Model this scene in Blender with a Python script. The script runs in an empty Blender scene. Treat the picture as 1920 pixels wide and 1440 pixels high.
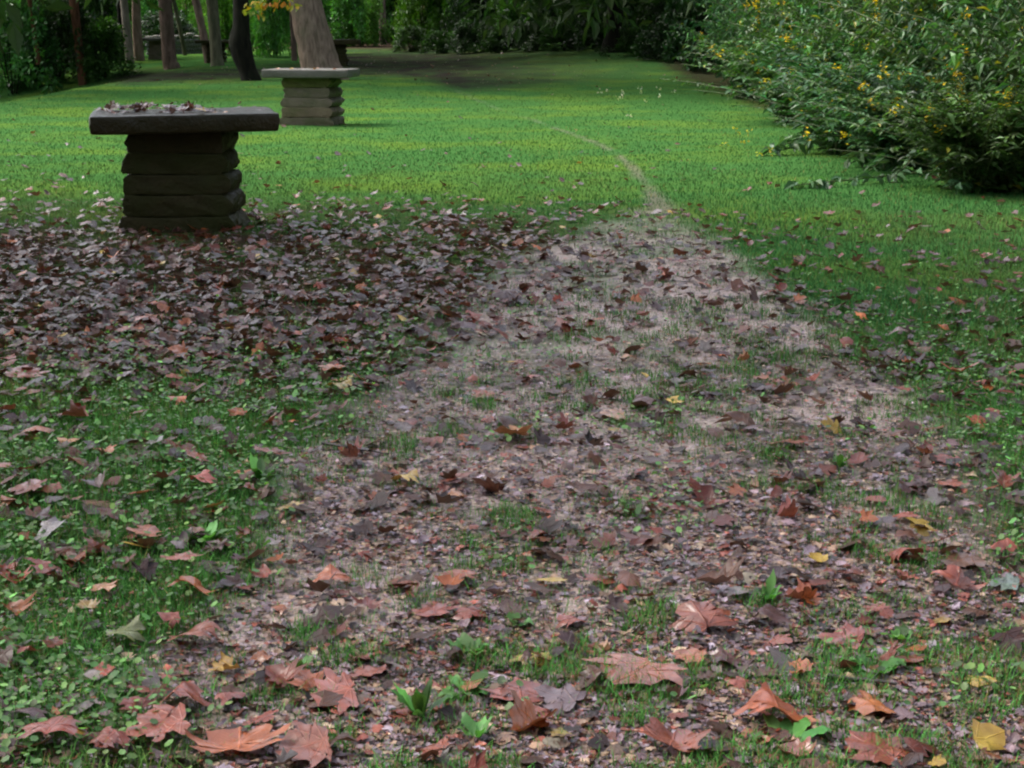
import bpy, math, random
import numpy as np
from mathutils import Vector, Matrix, Euler

# ------------------------------------------------------------------ camera, world, light
SC = bpy.context.scene
COL = SC.collection
R = math.radians
FPX = 3000.0
CAM_H, PITCH = 1.26, math.atan(658.0 / FPX)
K = FPX / 2600.0                                     # focal length in pixels of the 1920 px wide photograph
cam_d = bpy.data.cameras.new("camera")
cam_d.sensor_width = 36.0
cam_d.lens = FPX / 1920.0 * 36.0
cam_d.clip_start, cam_d.clip_end = 0.05, 900.0
cam = bpy.data.objects.new("camera", cam_d)
cam.location = (0, 0, CAM_H)
cam.rotation_euler = (math.pi / 2 - PITCH, 0, 0)
COL.objects.link(cam)
SC.camera = cam

SUN_EL, SUN_AZ = R(50), R(-62)                      # azimuth from +y (the view direction) towards +x
world = bpy.data.worlds.new("World")
SC.world = world
world.use_nodes = True
wn = world.node_tree
sky = wn.nodes.new("ShaderNodeTexSky")
sky.sky_type = 'NISHITA'
sky.sun_disc = False
sky.sun_elevation = SUN_EL
sky.sun_rotation = SUN_AZ
sky.air_density, sky.dust_density, sky.ozone_density = 1.0, 3.5, 1.6
bg = wn.nodes["Background"]
bg.inputs[1].default_value = 0.15
hsv = wn.nodes.new("ShaderNodeHueSaturation")
hsv.inputs["Saturation"].default_value = 0.52
wn.links.new(sky.outputs[0], hsv.inputs["Color"])
wn.links.new(hsv.outputs[0], bg.inputs[0])
sun_d = bpy.data.lights.new("sun", 'SUN')
sun_d.energy, sun_d.angle, sun_d.color = 1.2, R(22), (1.0, 0.95, 0.87)
sun = bpy.data.objects.new("sun", sun_d)
sdir = Vector((math.sin(SUN_AZ) * math.cos(SUN_EL), math.cos(SUN_AZ) * math.cos(SUN_EL), math.sin(SUN_EL)))
sun.rotation_euler = (-sdir).to_track_quat('-Z', 'Y').to_euler()
sun.location = sdir * 60
COL.objects.link(sun)
SC.view_settings.view_transform = 'Standard'
SC.view_settings.look = 'None'
SC.view_settings.gamma = 1.0
SC.view_settings.exposure = 1.88
SC.render.engine = 'CYCLES'
SC.cycles.use_denoising = True
SC.cycles.max_bounces = 6
SC.cycles.diffuse_bounces = 4
SC.cycles.glossy_bounces = 2
SC.cycles.transmission_bounces = 4
SC.cycles.transparent_max_bounces = 4
SC.cycles.filter_width = 2.2

# ------------------------------------------------------------------ projection, terrain, noise
CP, SP = math.cos(PITCH), math.sin(PITCH)


def project(X, Y, Z):
    zc = np.maximum(Y * CP - (Z - CAM_H) * SP, 1e-3)
    yc = Y * SP + (Z - CAM_H) * CP
    return 960 + FPX * X / zc, 720 - FPX * yc / zc, zc


def sstep(a, b, x):
    t = np.clip((x - a) / (b - a), 0, 1)
    return t * t * (3 - 2 * t)


def _hash(ix, iy, s):
    h = (ix.astype(np.int64) * 374761393 + iy.astype(np.int64) * 668265263 + s * 974711) & 0x7FFFFFFF
    h = ((h ^ (h >> 13)) * 1274126177) & 0x7FFFFFFF
    return ((h ^ (h >> 16)) & 0xFFFF) / 65535.0


def vnoise(x, y, s=0):
    ix, iy = np.floor(x), np.floor(y)
    fx, fy = x - ix, y - iy
    fx, fy = fx * fx * (3 - 2 * fx), fy * fy * (3 - 2 * fy)
    a, b = _hash(ix, iy, s), _hash(ix + 1, iy, s)
    c, d = _hash(ix, iy + 1, s), _hash(ix + 1, iy + 1, s)
    return (a * (1 - fx) + b * fx) * (1 - fy) + (c * (1 - fx) + d * fx) * fy


def fbm(x, y, s=0, o=4):
    v, a, t = 0.0, 0.5, 0.0
    for i in range(o):
        v = v + a * vnoise(x * 2 ** i + 17.3 * i, y * 2 ** i - 9.1 * i, s + i)
        t += a
        a *= 0.5
    return v / t


def terrain_base(X, Y):
    X, Y = np.asarray(X, float), np.asarray(Y, float)
    h = 0.012 / K * np.maximum(0, Y - 22 * K) * sstep(20 * K, 30 * K, Y)
    h = h + 0.030 / K * np.maximum(0, Y - 32 * K) * sstep(-4, 4, X) * sstep(30 * K, 40 * K, Y)
    h = h - 0.28 * np.maximum(0, -9.4 - X) * sstep(14 * K, 24 * K, Y) * (1 - sstep(40 * K, 52 * K, Y))
    h = np.maximum(h, -3.0)
    return h + 0.16 * np.maximum(0, Y - 95 * K)


def terrain(X, Y):
    X, Y = np.asarray(X, float), np.asarray(Y, float)
    return terrain_base(X, Y) + 0.035 * (fbm(X * 0.9, Y * 0.9, 5, 2) - 0.5) * sstep(0.5, 3, Y) + 0.012 * (fbm(X * 5, Y * 5, 9, 2) - 0.5)


def ground_at(px, py):
    """pixel of the photograph -> point on the ground"""
    px, py = np.asarray(px, float), np.asarray(py, float)
    cx, cy = (px - 960) / FPX, (720 - py) / FPX
    dx, dy, dz = cx, CP + cy * SP, -SP + cy * CP
    lo, hi = np.full(px.shape, 0.5), np.full(px.shape, 160.0)
    found = np.zeros(px.shape, bool)
    prev = 0.5
    for k in range(46):                               # march, then bisect, then settle on the fine ground
        t = 1.0 * (1.12 ** k)
        below = (CAM_H + dz * t) < terrain_base(dx * t, dy * t)
        new = below & ~found
        hi[new] = t
        lo[new] = prev
        found |= below
        prev = t
        if found.all(): break
    for _ in range(14):
        m = 0.5 * (lo + hi)
        below = (CAM_H + dz * m) < terrain_base(dx * m, dy * m)
        hi = np.where(below, m, hi)
        lo = np.where(below, lo, m)
    for _ in range(2):
        d = terrain(dx * hi, dy * hi) - (CAM_H + dz * hi)
        hi = hi + np.clip(d / np.minimum(dz, -.03), -.6, .6)
    return dx * hi, dy * hi, terrain(dx * hi, dy * hi), hi


def gp(px, py):
    x, y, z, t = ground_at(np.array([px]), np.array([py]))
    return float(x[0]), float(y[0]), float(z[0]), float(t[0])


XL = np.array([(300, 1300), (385, 1205), (420, 1150), (450, 1070), (480, 1000), (560, 900), (650, 790), (750, 690), (850, 590), (1000, 490), (1150, 430), (1250, 400), (1330, 385), (1440, 330), (1600, 260), (3000, -300)], float)
XR = np.array([(300, 1200), (385, 1275), (420, 1290), (450, 1320), (500, 1390), (560, 1490), (650, 1630), (720, 1710), (850, 1800), (950, 1850), (1050, 1900), (1150, 1960), (1440, 2100), (3000, 3000)], float)
TR = np.array([(100, 690), (112, 720), (130, 760), (150, 800), (165, 845), (185, 890), (205, 935), (225, 1000), (245, 1055), (265, 1110), (290, 1160), (320, 1190), (350, 1217), (390, 1240)], float)
BACK = [(600, 96), (720, 95), (960, 90), (1340, 78), (1420, 130), (1345, 172), (1250, 152), (1100, 152), (960, 166), (870, 172), (800, 152), (740, 144), (640, 142), (500, 146), (420, 150), (200, 160), (215, 132), (420, 128), (600, 118)]  # leaf-littered patch by the woods, its colour also darkened for tree shade


def inside(poly, x, y):
    r = np.zeros(x.shape, bool)
    n = len(poly)
    for i in range(n):
        (x1, y1), (x2, y2) = poly[i], poly[(i + 1) % n]
        c = ((y1 > y) != (y2 > y)) & (x < (x2 - x1) * (y - y1) / (y2 - y1 + 1e-9) + x1)
        r ^= c
    return r


def zones(X, Y):
    """how bare, how trodden, how littered and how darkened for woodland shade the ground is at a place"""
    Z = terrain(X, Y)
    px, py, zc = project(X, Y, Z)
    front = Y > 1.2
    wob = (fbm(X * 1.3, Y * 1.3, 21) - 0.5) + .55 * (fbm(X * 6, Y * 6, 23, 2) - 0.5)
    soft = 95 * np.maximum(py, 300) / 600
    jx = px + wob * 170 * np.clip(py, 200, 1600) / 800
    l, r = np.interp(py, XL[:, 0], XL[:, 1]), np.interp(py, XR[:, 0], XR[:, 1])
    path = sstep(l - soft * .6, l + soft * .6, jx) * (1 - sstep(r - soft * .6, r + soft * .6, jx)) * sstep(372, 470, py + wob * 70)
    path = np.where(front, path, 1.0)
    c = np.interp(py, TR[:, 0], TR[:, 1])
    hw = np.interp(py, [100, 150, 180, 230, 265, 350, 400], [6, 7, 6, 5, 7, 11, 30])
    trail = (1 - sstep(hw * .5, hw * 1.4, np.abs(px - c + wob * 12))) * (py < 400) * (py > 96) * np.interp(py, [100, 165, 185, 215, 240, 400], [.0, .0, .16, .2, .5, .7])
    trail = np.where(front, trail * (.12 + .88 * sstep(.38, .58, fbm(X * 1.9 + 4, Y * 1.1, 27))), 0)
    jy = py + wob * 12
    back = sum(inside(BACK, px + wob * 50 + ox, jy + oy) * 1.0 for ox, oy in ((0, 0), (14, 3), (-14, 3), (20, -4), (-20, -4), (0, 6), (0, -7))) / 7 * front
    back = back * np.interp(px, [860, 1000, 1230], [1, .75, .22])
    lim = np.interp(py, [380, 560, 640, 760], [1180, 960, 800, 520])
    left = sstep(355, 450, py + wob * 70) * (1 - sstep(640, 800, py + wob * 120)) * (1 - sstep(lim - 200, lim + 330, px + wob * 160)) * front
    return px, py, zc, path, trail, back, left


# ------------------------------------------------------------------ scene helpers
def link(o, parent=None):
    COL.objects.link(o)
    if parent is not None:
        o.parent = parent
    return o


def tag(o, label=None, cat=None, group=None, kind=None):
    if label: o["label"] = label
    if cat: o["category"] = cat
    if group: o["group"] = group
    if kind: o["kind"] = kind
    return o


def empty(name, loc, rz=0.0):
    o = bpy.data.objects.new(name, None)
    o.empty_display_size = 0.2
    o.location, o.rotation_euler = loc, (0, 0, rz)
    return link(o)


def mesh_data(name, V, faces, mat=None, smooth=True, col=None, uv=None):
    """V: n x 3, faces: list of int arrays (m x k)"""
    me = bpy.data.meshes.new(name)
    V = np.ascontiguousarray(V, np.float32)
    faces = [np.asarray(f, np.int32) for f in faces if len(f)]
    tot = np.concatenate([np.full(len(f), f.shape[1], np.int32) for f in faces])
    loops = np.concatenate([f.ravel() for f in faces])
    start = np.concatenate([[0], np.cumsum(tot)[:-1]]).astype(np.int32)
    me.vertices.add(len(V)); me.vertices.foreach_set("co", V.ravel())
    me.loops.add(len(loops)); me.loops.foreach_set("vertex_index", loops)
    me.polygons.add(len(tot)); me.polygons.foreach_set("loop_start", start)
    me.polygons.foreach_set("use_smooth", np.full(len(tot), smooth, bool))
    if col is not None:
        a = me.attributes.new("Col", 'FLOAT_COLOR', 'POINT')
        c = np.ones((len(V), 4), np.float32); c[:, :3] = col
        a.data.foreach_set("color", c.ravel())
    if uv is not None:
        a = me.attributes.new("leafuv", 'FLOAT_VECTOR', 'POINT')
        u = np.zeros((len(V), 3), np.float32); u[:, :2] = uv
        a.data.foreach_set("vector", u.ravel())
    if mat: me.materials.append(mat)
    me.update(calc_edges=True)
    me.validate()
    return me


def obj(name, me, parent=None):
    return link(bpy.data.objects.new(name, me), parent)


class MB:
    """collects vertices and faces of ONE mesh"""
    def __init__(self): self.V, self.F, self.C, self.n = [], [], [], 0
    def add(self, V, F, col=None):
        self.V.append(np.asarray(V, float))
        for f in F:
            if len(f): self.F.append(np.asarray(f, int) + self.n)
        if col is not None: self.C.append(np.broadcast_to(np.asarray(col, float), (len(V), 3)))
        self.n += len(V)
    def build(self, name, mat, parent=None, smooth=True):
        by = {}
        for f in self.F: by.setdefault(f.shape[1], []).append(f)
        return obj(name, self.data(name, mat, smooth), parent)
    def data(self, name, mat, smooth=True):
        by = {}
        for f in self.F: by.setdefault(f.shape[1], []).append(f)
        return mesh_data(name, np.concatenate(self.V), [np.concatenate(v) for v in by.values()], mat, smooth, np.concatenate(self.C) if self.C else None)


def tube(P, rad, sides=10, rough=0.0, rng=None, cap=True):
    P, rad = np.asarray(P, float), np.asarray(rad, float)
    n = len(P)
    T = np.gradient(P, axis=0)
    T /= np.linalg.norm(T, axis=1)[:, None] + 1e-9
    ref = np.array([1.0, 0, 0]) if abs(T[0, 0]) < 0.8 else np.array([0, 1.0, 0])
    A = np.cross(T, ref); A /= np.linalg.norm(A, axis=1)[:, None]
    B = np.cross(T, A)
    th = np.linspace(0, 2 * math.pi, sides, endpoint=False)
    r = rad[:, None] * np.ones((1, sides))
    if rough and rng is not None:
        ph = rng.uniform(0, 6.28, 4)
        lobes = sum(rng.uniform(.3, 1) * np.sin(k * th + ph[k % 4]) for k in (2, 3, 5))
        r = r * (1 + rough * lobes[None, :] * .5 + rough * rng.uniform(-.5, .5, (n, sides)))
    V = P[:, None, :] + r[..., None] * (np.cos(th)[None, :, None] * A[:, None, :] + np.sin(th)[None, :, None] * B[:, None, :])
    V = V.reshape(-1, 3)
    i = np.arange(n - 1)[:, None] * sides
    j = np.arange(sides)[None, :]
    k = (j + 1) % sides
    F = np.stack([i + j, i + k, i + sides + k, i + sides + j], -1).reshape(-1, 4)
    return V, [F]


# ------------------------------------------------------------------ materials
def new_mat(name):
    m = bpy.data.materials.new(name)
    m.use_nodes = True
    nt = m.node_tree
    return m, nt, nt.nodes["Principled BSDF"], nt.nodes["Material Output"]


def N(nt, t, **kw):
    n = nt.nodes.new(t)
    for k, v in kw.items():
        if k.startswith("i_"):
            n.inputs[int(k[2:])].default_value = v
        else:
            setattr(n, k, v)
    return n


def math_node(nt, op, a, b=None, c=None):
    n = nt.nodes.new("ShaderNodeMath"); n.operation = op
    for i, v in enumerate((a, b, c)):
        if v is None: continue
        if isinstance(v, (int, float)): n.inputs[i].default_value = v
        else: nt.links.new(v, n.inputs[i])
    return n.outputs[0]


def mix_col(nt, fac, a, b, mode='MIX'):
    n = nt.nodes.new("ShaderNodeMix"); n.data_type = 'RGBA'; n.blend_type = mode
    for s, v in ((n.inputs[0], fac), (n.inputs[6], a), (n.inputs[7], b)):
        if isinstance(v, (int, float)): s.default_value = v
        elif isinstance(v, tuple): s.default_value = (*v, 1)
        else: nt.links.new(v, s)
    return n.outputs[2]


def ramp(nt, fac, stops, interp='LINEAR'):
    n = nt.nodes.new("ShaderNodeValToRGB")
    n.color_ramp.interpolation = interp
    e = n.color_ramp.elements
    while len(e) < len(stops): e.new(0.5)
    for k, (p, c) in enumerate(stops):
        e[k].position = p
        e[k].color = (*c, 1) if isinstance(c, tuple) else (c, c, c, 1)
    nt.links.new(fac, n.inputs[0])
    return n.outputs[0]


def noise(nt, vec, scale, detail=4, rough=0.6, dist=0.0):
    n = nt.nodes.new("ShaderNodeTexNoise")
    n.inputs["Scale"].default_value = scale
    n.inputs["Detail"].default_value = detail
    n.inputs["Roughness"].default_value = rough
    n.inputs["Distortion"].default_value = dist
    if vec is not None: nt.links.new(vec, n.inputs["Vector"])
    return n.outputs[0]


def bump(nt, h, strength, dist, bsdf):
    b = nt.nodes.new("ShaderNodeBump")
    b.inputs["Strength"].default_value = strength
    b.inputs["Distance"].default_value = dist
    nt.links.new(h, b.inputs["Height"])
    nt.links.new(b.outputs[0], bsdf.inputs["Normal"])


def mat_ground():
    m, nt, b, out = new_mat("ground_soil")
    L = nt.links
    pos = N(nt, "ShaderNodeNewGeometry").outputs["Position"]
    at = N(nt, "ShaderNodeAttribute", attribute_name="Col")
    sep = N(nt, "ShaderNodeSeparateColor"); L.new(at.outputs["Color"], sep.inputs[0])
    pathf, litterf, backf = sep.outputs[0], sep.outputs[1], sep.outputs[2]
    n1, n2, n3 = noise(nt, pos, 3.0, 5), noise(nt, pos, 22, 4), noise(nt, pos, 0.5, 3)
    # turf between the blades
    turf = mix_col(nt, n2, (0.030, 0.086, 0.022), (0.047, 0.120, 0.030))
    turf = mix_col(nt, ramp(nt, n3, [(0.45, 0.0), (0.65, 1.0)]), turf, (0.070, 0.13, 0.022))
    # trodden gravelly path
    vo = N(nt, "ShaderNodeTexVoronoi"); vo.inputs["Scale"].default_value = 85; L.new(pos, vo.inputs["Vector"])
    chips = ramp(nt, N_sep(nt, vo.outputs["Color"]), [(0.0, (0.05, 0.034, 0.033)), (0.3, (0.22, 0.152, 0.132)), (0.6, (0.40, 0.285, 0.205)), (0.85, (0.36, 0.275, 0.305)), (1.0, (0.60, 0.45, 0.34))])
    mud = mix_col(nt, n1, (0.18, 0.128, 0.110), (0.42, 0.305, 0.25))
    path = mix_col(nt, ramp(nt, n2, [(0.3, 0.25), (0.7, 0.85)]), mud, chips)
    # soil under dead leaves
    lit = mix_col(nt, n2, (0.020, 0.014, 0.010), (0.060, 0.042, 0.028))
    back = mix_col(nt, n1, (0.009, 0.007, 0.007), (0.030, 0.021, 0.023))  # littered soil by the woods, albedo lowered to carry the tree shade
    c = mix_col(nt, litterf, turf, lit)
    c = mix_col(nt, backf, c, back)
    c = mix_col(nt, pathf, c, path)
    L.new(c, b.inputs["Base Color"])
    L.new(math_node(nt, 'MULTIPLY', pathf, 0.40), b.inputs["Specular IOR Level"])
    r = math_node(nt, 'MULTIPLY_ADD', n1, 0.35, 0.38)
    L.new(r, b.inputs["Roughness"])
    h = math_node(nt, 'ADD', math_node(nt, 'MULTIPLY', vo.outputs["Distance"], 0.5), n2)
    bump(nt, h, 0.7, 0.012, b)
    return m


def N_sep(nt, colour):
    s = N(nt, "ShaderNodeSeparateColor"); nt.links.new(colour, s.inputs[0])
    return s.outputs[0]


def mat_foliage(name, trans=0.35, rough=0.45, coat=0.0, spec=0.5, up=0.0):
    """green leaves: colour from the mesh, multiplied by the object's own colour; light comes through the blade"""
    m, nt, b, out = new_mat(name)
    L = nt.links
    at = N(nt, "ShaderNodeAttribute", attribute_name="Col")
    oi = N(nt, "ShaderNodeObjectInfo")
    c = mix_col(nt, 1.0, at.outputs["Color"], oi.outputs["Color"], 'MULTIPLY')
    L.new(c, b.inputs["Base Color"])
    b.inputs["Roughness"].default_value = rough
    b.inputs["Specular IOR Level"].default_value = spec
    b.inputs["Coat Weight"].default_value = coat
    b.inputs["Coat Roughness"].default_value = 0.2
    t = N(nt, "ShaderNodeBsdfTranslucent")
    if up:
        g = N(nt, "ShaderNodeNewGeometry")
        vm = N(nt, "ShaderNodeVectorMath", operation='MULTIPLY_ADD')
        L.new(g.outputs["Normal"], vm.inputs[0]); vm.inputs[1].default_value = (1 - up,) * 3; vm.inputs[2].default_value = (0, 0, up)
        vn = N(nt, "ShaderNodeVectorMath", operation='NORMALIZE'); L.new(vm.outputs[0], vn.inputs[0])
        L.new(vn.outputs[0], b.inputs["Normal"]); L.new(vn.outputs[0], t.inputs["Normal"])
    L.new(mix_col(nt, 1.0, c, (1.0, 1.15, 0.55), 'MULTIPLY'), t.inputs[0])
    mx = N(nt, "ShaderNodeMixShader"); mx.inputs[0].default_value = trans
    L.new(b.outputs[0], mx.inputs[1]); L.new(t.outputs[0], mx.inputs[2]); L.new(mx.outputs[0], out.inputs[0])
    return m


def mat_dead_leaf(name, own_colour):
    """wet fallen leaf: veins, paler underside, glossy film of water"""
    m, nt, b, out = new_mat(name)
    L = nt.links
    if own_colour:
        base = N(nt, "ShaderNodeObjectInfo").outputs["Color"]
    else:
        base = N(nt, "ShaderNodeAttribute", attribute_name="Col").outputs["Color"]
    pos = N(nt, "ShaderNodeNewGeometry")
    n1 = noise(nt, pos.outputs["Position"], 28, 4)
    n2 = noise(nt, pos.outputs["Position"], 9, 3)
    uv = N(nt, "ShaderNodeAttribute", attribute_name="leafuv")
    sx = N(nt, "ShaderNodeSeparateXYZ"); L.new(uv.outputs["Vector"], sx.inputs[0])
    ang = math_node(nt, 'ARCTAN2', sx.outputs[0], sx.outputs[1])
    rad = math_node(nt, 'SQRT', math_node(nt, 'ADD', math_node(nt, 'MULTIPLY', sx.outputs[0], sx.outputs[0]), math_node(nt, 'MULTIPLY', sx.outputs[1], sx.outputs[1])))
    c = mix_col(nt, ramp(nt, n1, [(0.35, 0.0), (0.68, 0.85)]), base, mix_col(nt, 1.0, base, (0.38, 0.30, 0.34), 'MULTIPLY'))
    c = mix_col(nt, math_node(nt, 'MULTIPLY', ramp(nt, rad, [(0.30, 0.0), (0.62, 1.0)]), math_node(nt, 'MULTIPLY', n2, 0.9)), c, mix_col(nt, 1.0, base, (0.42, 0.30, 0.28), 'MULTIPLY'))
    c = mix_col(nt, ramp(nt, n2, [(0.5, 0.0), (0.75, 0.55)]), c, mix_col(nt, 1.0, base, (1.45, 1.35, 1.2), 'MULTIPLY'))
    w = math_node(nt, 'WRAP', ang, 0.36, -0.36)
    d = math_node(nt, 'MULTIPLY', rad, math_node(nt, 'ABSOLUTE', math_node(nt, 'SINE', w)))
    main = math_node(nt, 'SUBTRACT', 1.0, math_node(nt, 'SMOOTH_MIN', math_node(nt, 'DIVIDE', d, 0.018), 1.0, 0.1))
    side = math_node(nt, 'SINE', math_node(nt, 'ADD', math_node(nt, 'MULTIPLY', rad, 75.0), math_node(nt, 'MULTIPLY', math_node(nt, 'ABSOLUTE', w), -60.0)))
    side = math_node(nt, 'MULTIPLY', math_node(nt, 'MAXIMUM', math_node(nt, 'SUBTRACT', side, 0.8), 0.0), 1.6)
    vein = math_node(nt, 'MAXIMUM', main, math_node(nt, 'MULTIPLY', side, 0.5))
    vein = math_node(nt, 'MAXIMUM', vein, 0.0)
    c = mix_col(nt, math_node(nt, 'MULTIPLY', vein, 0.45), c, mix_col(nt, 1.0, base, (1.7, 1.5, 1.3), 'MULTIPLY'))
    under = mix_col(nt, 0.45, c, (0.22, 0.15, 0.11))
    c = mix_col(nt, math_node(nt, 'MULTIPLY', pos.outputs["Backfacing"], 0.75), c, under)
    L.new(c, b.inputs["Base Color"])
    b.inputs["Roughness"].default_value = 0.38
    L.new(math_node(nt, 'MULTIPLY_ADD', n1, 0.30, 0.22), b.inputs["Roughness"])
    b.inputs["Specular IOR Level"].default_value = 0.6 if own_colour else 0.35
    b.inputs["Coat Weight"].default_value = 0.30 if own_colour else 0.12
    b.inputs["Coat Roughness"].default_value = 0.17
    bump(nt, math_node(nt, 'ADD', vein, math_node(nt, 'MULTIPLY', n1, 0.8)), 0.55, 0.004, b)
    t = N(nt, "ShaderNodeBsdfTranslucent")
    L.new(mix_col(nt, 1.0, c, (1.3, 1.0, 0.7), 'MULTIPLY'), t.inputs[0])
    mx = N(nt, "ShaderNodeMixShader"); mx.inputs[0].default_value = 0.12
    L.new(b.outputs[0], mx.inputs[1]); L.new(t.outputs[0], mx.inputs[2]); L.new(mx.outputs[0], out.inputs[0])
    return m


def mat_bark(name, dark, light, moss=(0.05, 0.075, 0.03), moss_amt=0.3, vscale=0.25):
    m, nt, b, out = new_mat(name)
    L = nt.links
    tc = N(nt, "ShaderNodeTexCoord")
    mp = N(nt, "ShaderNodeMapping"); mp.inputs["Scale"].default_value = (1, 1, vscale)
    L.new(tc.outputs["Object"], mp.inputs[0])
    n1 = noise(nt, mp.outputs[0], 9, 6, 0.65, 0.6)
    n2 = noise(nt, tc.outputs["Object"], 1.7, 4)
    c = mix_col(nt, ramp(nt, n1, [(0.35, 0.0), (0.65, 1.0)]), dark, light)
    c = mix_col(nt, math_node(nt, 'MULTIPLY', ramp(nt, n2, [(0.45, 0.0), (0.7, 1.0)]), moss_amt), c, moss)
    L.new(c, b.inputs["Base Color"])
    b.inputs["Roughness"].default_value = 0.9
    b.inputs["Specular IOR Level"].default_value = 0.12
    bump(nt, n1, 0.9, 0.04, b)
    return m


def mat_stone(name, dark, light, moss, moss_amt, spec=0.4, rough_add=0.0):
    m, nt, b, out = new_mat(name)
    L = nt.links
    tc = N(nt, "ShaderNodeTexCoord")
    oi = N(nt, "ShaderNodeObjectInfo")
    mp = N(nt, "ShaderNodeMapping")
    L.new(tc.outputs["Object"], mp.inputs[0])
    cmb = N(nt, "ShaderNodeCombineXYZ")
    for k in range(3): L.new(math_node(nt, 'MULTIPLY', oi.outputs["Random"], 17.0 + k), cmb.inputs[k])
    L.new(cmb.outputs[0], mp.inputs["Location"])
    n1, n2, n3 = noise(nt, mp.outputs[0], 5, 6), noise(nt, mp.outputs[0], 40, 4), noise(nt, mp.outputs[0], 2.2, 4)
    c = mix_col(nt, n1, dark, light)
    c = mix_col(nt, ramp(nt, n2, [(0.55, 0.0), (0.75, 0.5)]), c, tuple(x * 0.45 for x in dark))
    c = mix_col(nt, math_node(nt, 'MULTIPLY', ramp(nt, n3, [(0.40, 0.0), (0.62, 1.0)]), moss_amt), c, moss)
    c = mix_col(nt, 1.0, c, oi.outputs["Color"], 'MULTIPLY')
    L.new(c, b.inputs["Base Color"])
    L.new(math_node(nt, 'MULTIPLY_ADD', n1, 0.4, 0.42 + rough_add), b.inputs["Roughness"])
    b.inputs["Specular IOR Level"].default_value = spec
    bump(nt, math_node(nt, 'ADD', n1, math_node(nt, 'MULTIPLY', n2, 0.4)), 0.8, 0.02, b)
    return m


def mat_plain(name, col, rough=0.8, var=0.4):
    m, nt, b, out = new_mat(name)
    tc = N(nt, "ShaderNodeTexCoord")
    n1 = noise(nt, tc.outputs["Object"], 30, 4)
    c = mix_col(nt, n1, tuple(x * (1 - var) for x in col), tuple(x * (1 + var) for x in col))
    nt.links.new(c, b.inputs["Base Color"])
    b.inputs["Roughness"].default_value = rough
    bump(nt, n1, 0.5, 0.004, b)
    return m


M_GROUND = mat_ground()
M_GRASS = mat_foliage("grass_blades", 0.30, 0.7, 0, 0.0, 0.6)
M_WEED = mat_foliage("weed_leaves", 0.30, 0.42, 0.0, 0.35)
M_SHRUB = mat_foliage("shrub_leaves", 0.30, 0.42, 0.0, 0.22)
M_CROWN = mat_foliage("tree_leaves", 0.35, 0.6, 0, 0.2)
M_DEAD = mat_dead_leaf("dead_leaf", True)
M_LITTER = mat_dead_leaf("dead_leaf_litter", False)
M_STEM = mat_plain("green_stem", (0.055, 0.075, 0.02), 0.6)
M_TWIG = mat_plain("wet_twig", (0.035, 0.025, 0.02), 0.55)
M_PEBBLE = mat_plain("pebble_stone", (0.22, 0.17, 0.12), 0.6)
STONE_NEAR = mat_stone("wet_mossy_shaded_stone", (0.009, 0.007, 0.003), (0.052, 0.043, 0.018), (0.022, 0.027, 0.006), 0.7, 0.08)  # wet mossy stone, its base also darkened to carry the canopy shade
STONE_NEAR_TOP = mat_stone("wet_slab_stone", (0.010, 0.007, 0.0025), (0.040, 0.028, 0.012), (0.014, 0.015, 0.004), 0.6, 0.22, -0.26)
STONE_FAR = mat_stone("sandstone", (0.065, 0.050, 0.036), (0.20, 0.165, 0.120), (0.055, 0.065, 0.022), 0.7, 0.2)
STONE_TOP = mat_stone("weathered_slab_stone", (0.05, 0.044, 0.036), (0.14, 0.125, 0.105), (0.035, 0.042, 0.018), 0.5)
STONE_WALL = mat_stone("grey_wall_stone", (0.10, 0.10, 0.105), (0.25, 0.24, 0.24), (0.06, 0.08, 0.04), 0.3)
BARK = {
    "grey": mat_bark("grey_bark", (0.11, 0.095, 0.075), (0.24, 0.20, 0.16), moss_amt=0.35),
    "tan": mat_bark("tan_bark", (0.10, 0.07, 0.05), (0.25, 0.18, 0.135), moss=(0.10, 0.105, 0.055), moss_amt=0.5),
    "red": mat_bark("reddish_bark", (0.042, 0.019, 0.011), (0.115, 0.052, 0.027), moss_amt=0.05),
    "dark": mat_bark("dark_bark", (0.003, 0.003, 0.002), (0.013, 0.012, 0.007), (0.008, 0.013, 0.004), moss_amt=0.4),
    "brown": mat_bark("brown_bark", (0.06, 0.04, 0.03), (0.15, 0.105, 0.08), moss_amt=0.2),
    "green": mat_bark("greenish_bark", (0.05, 0.05, 0.03), (0.12, 0.115, 0.07), moss_amt=0.5),
}

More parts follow.
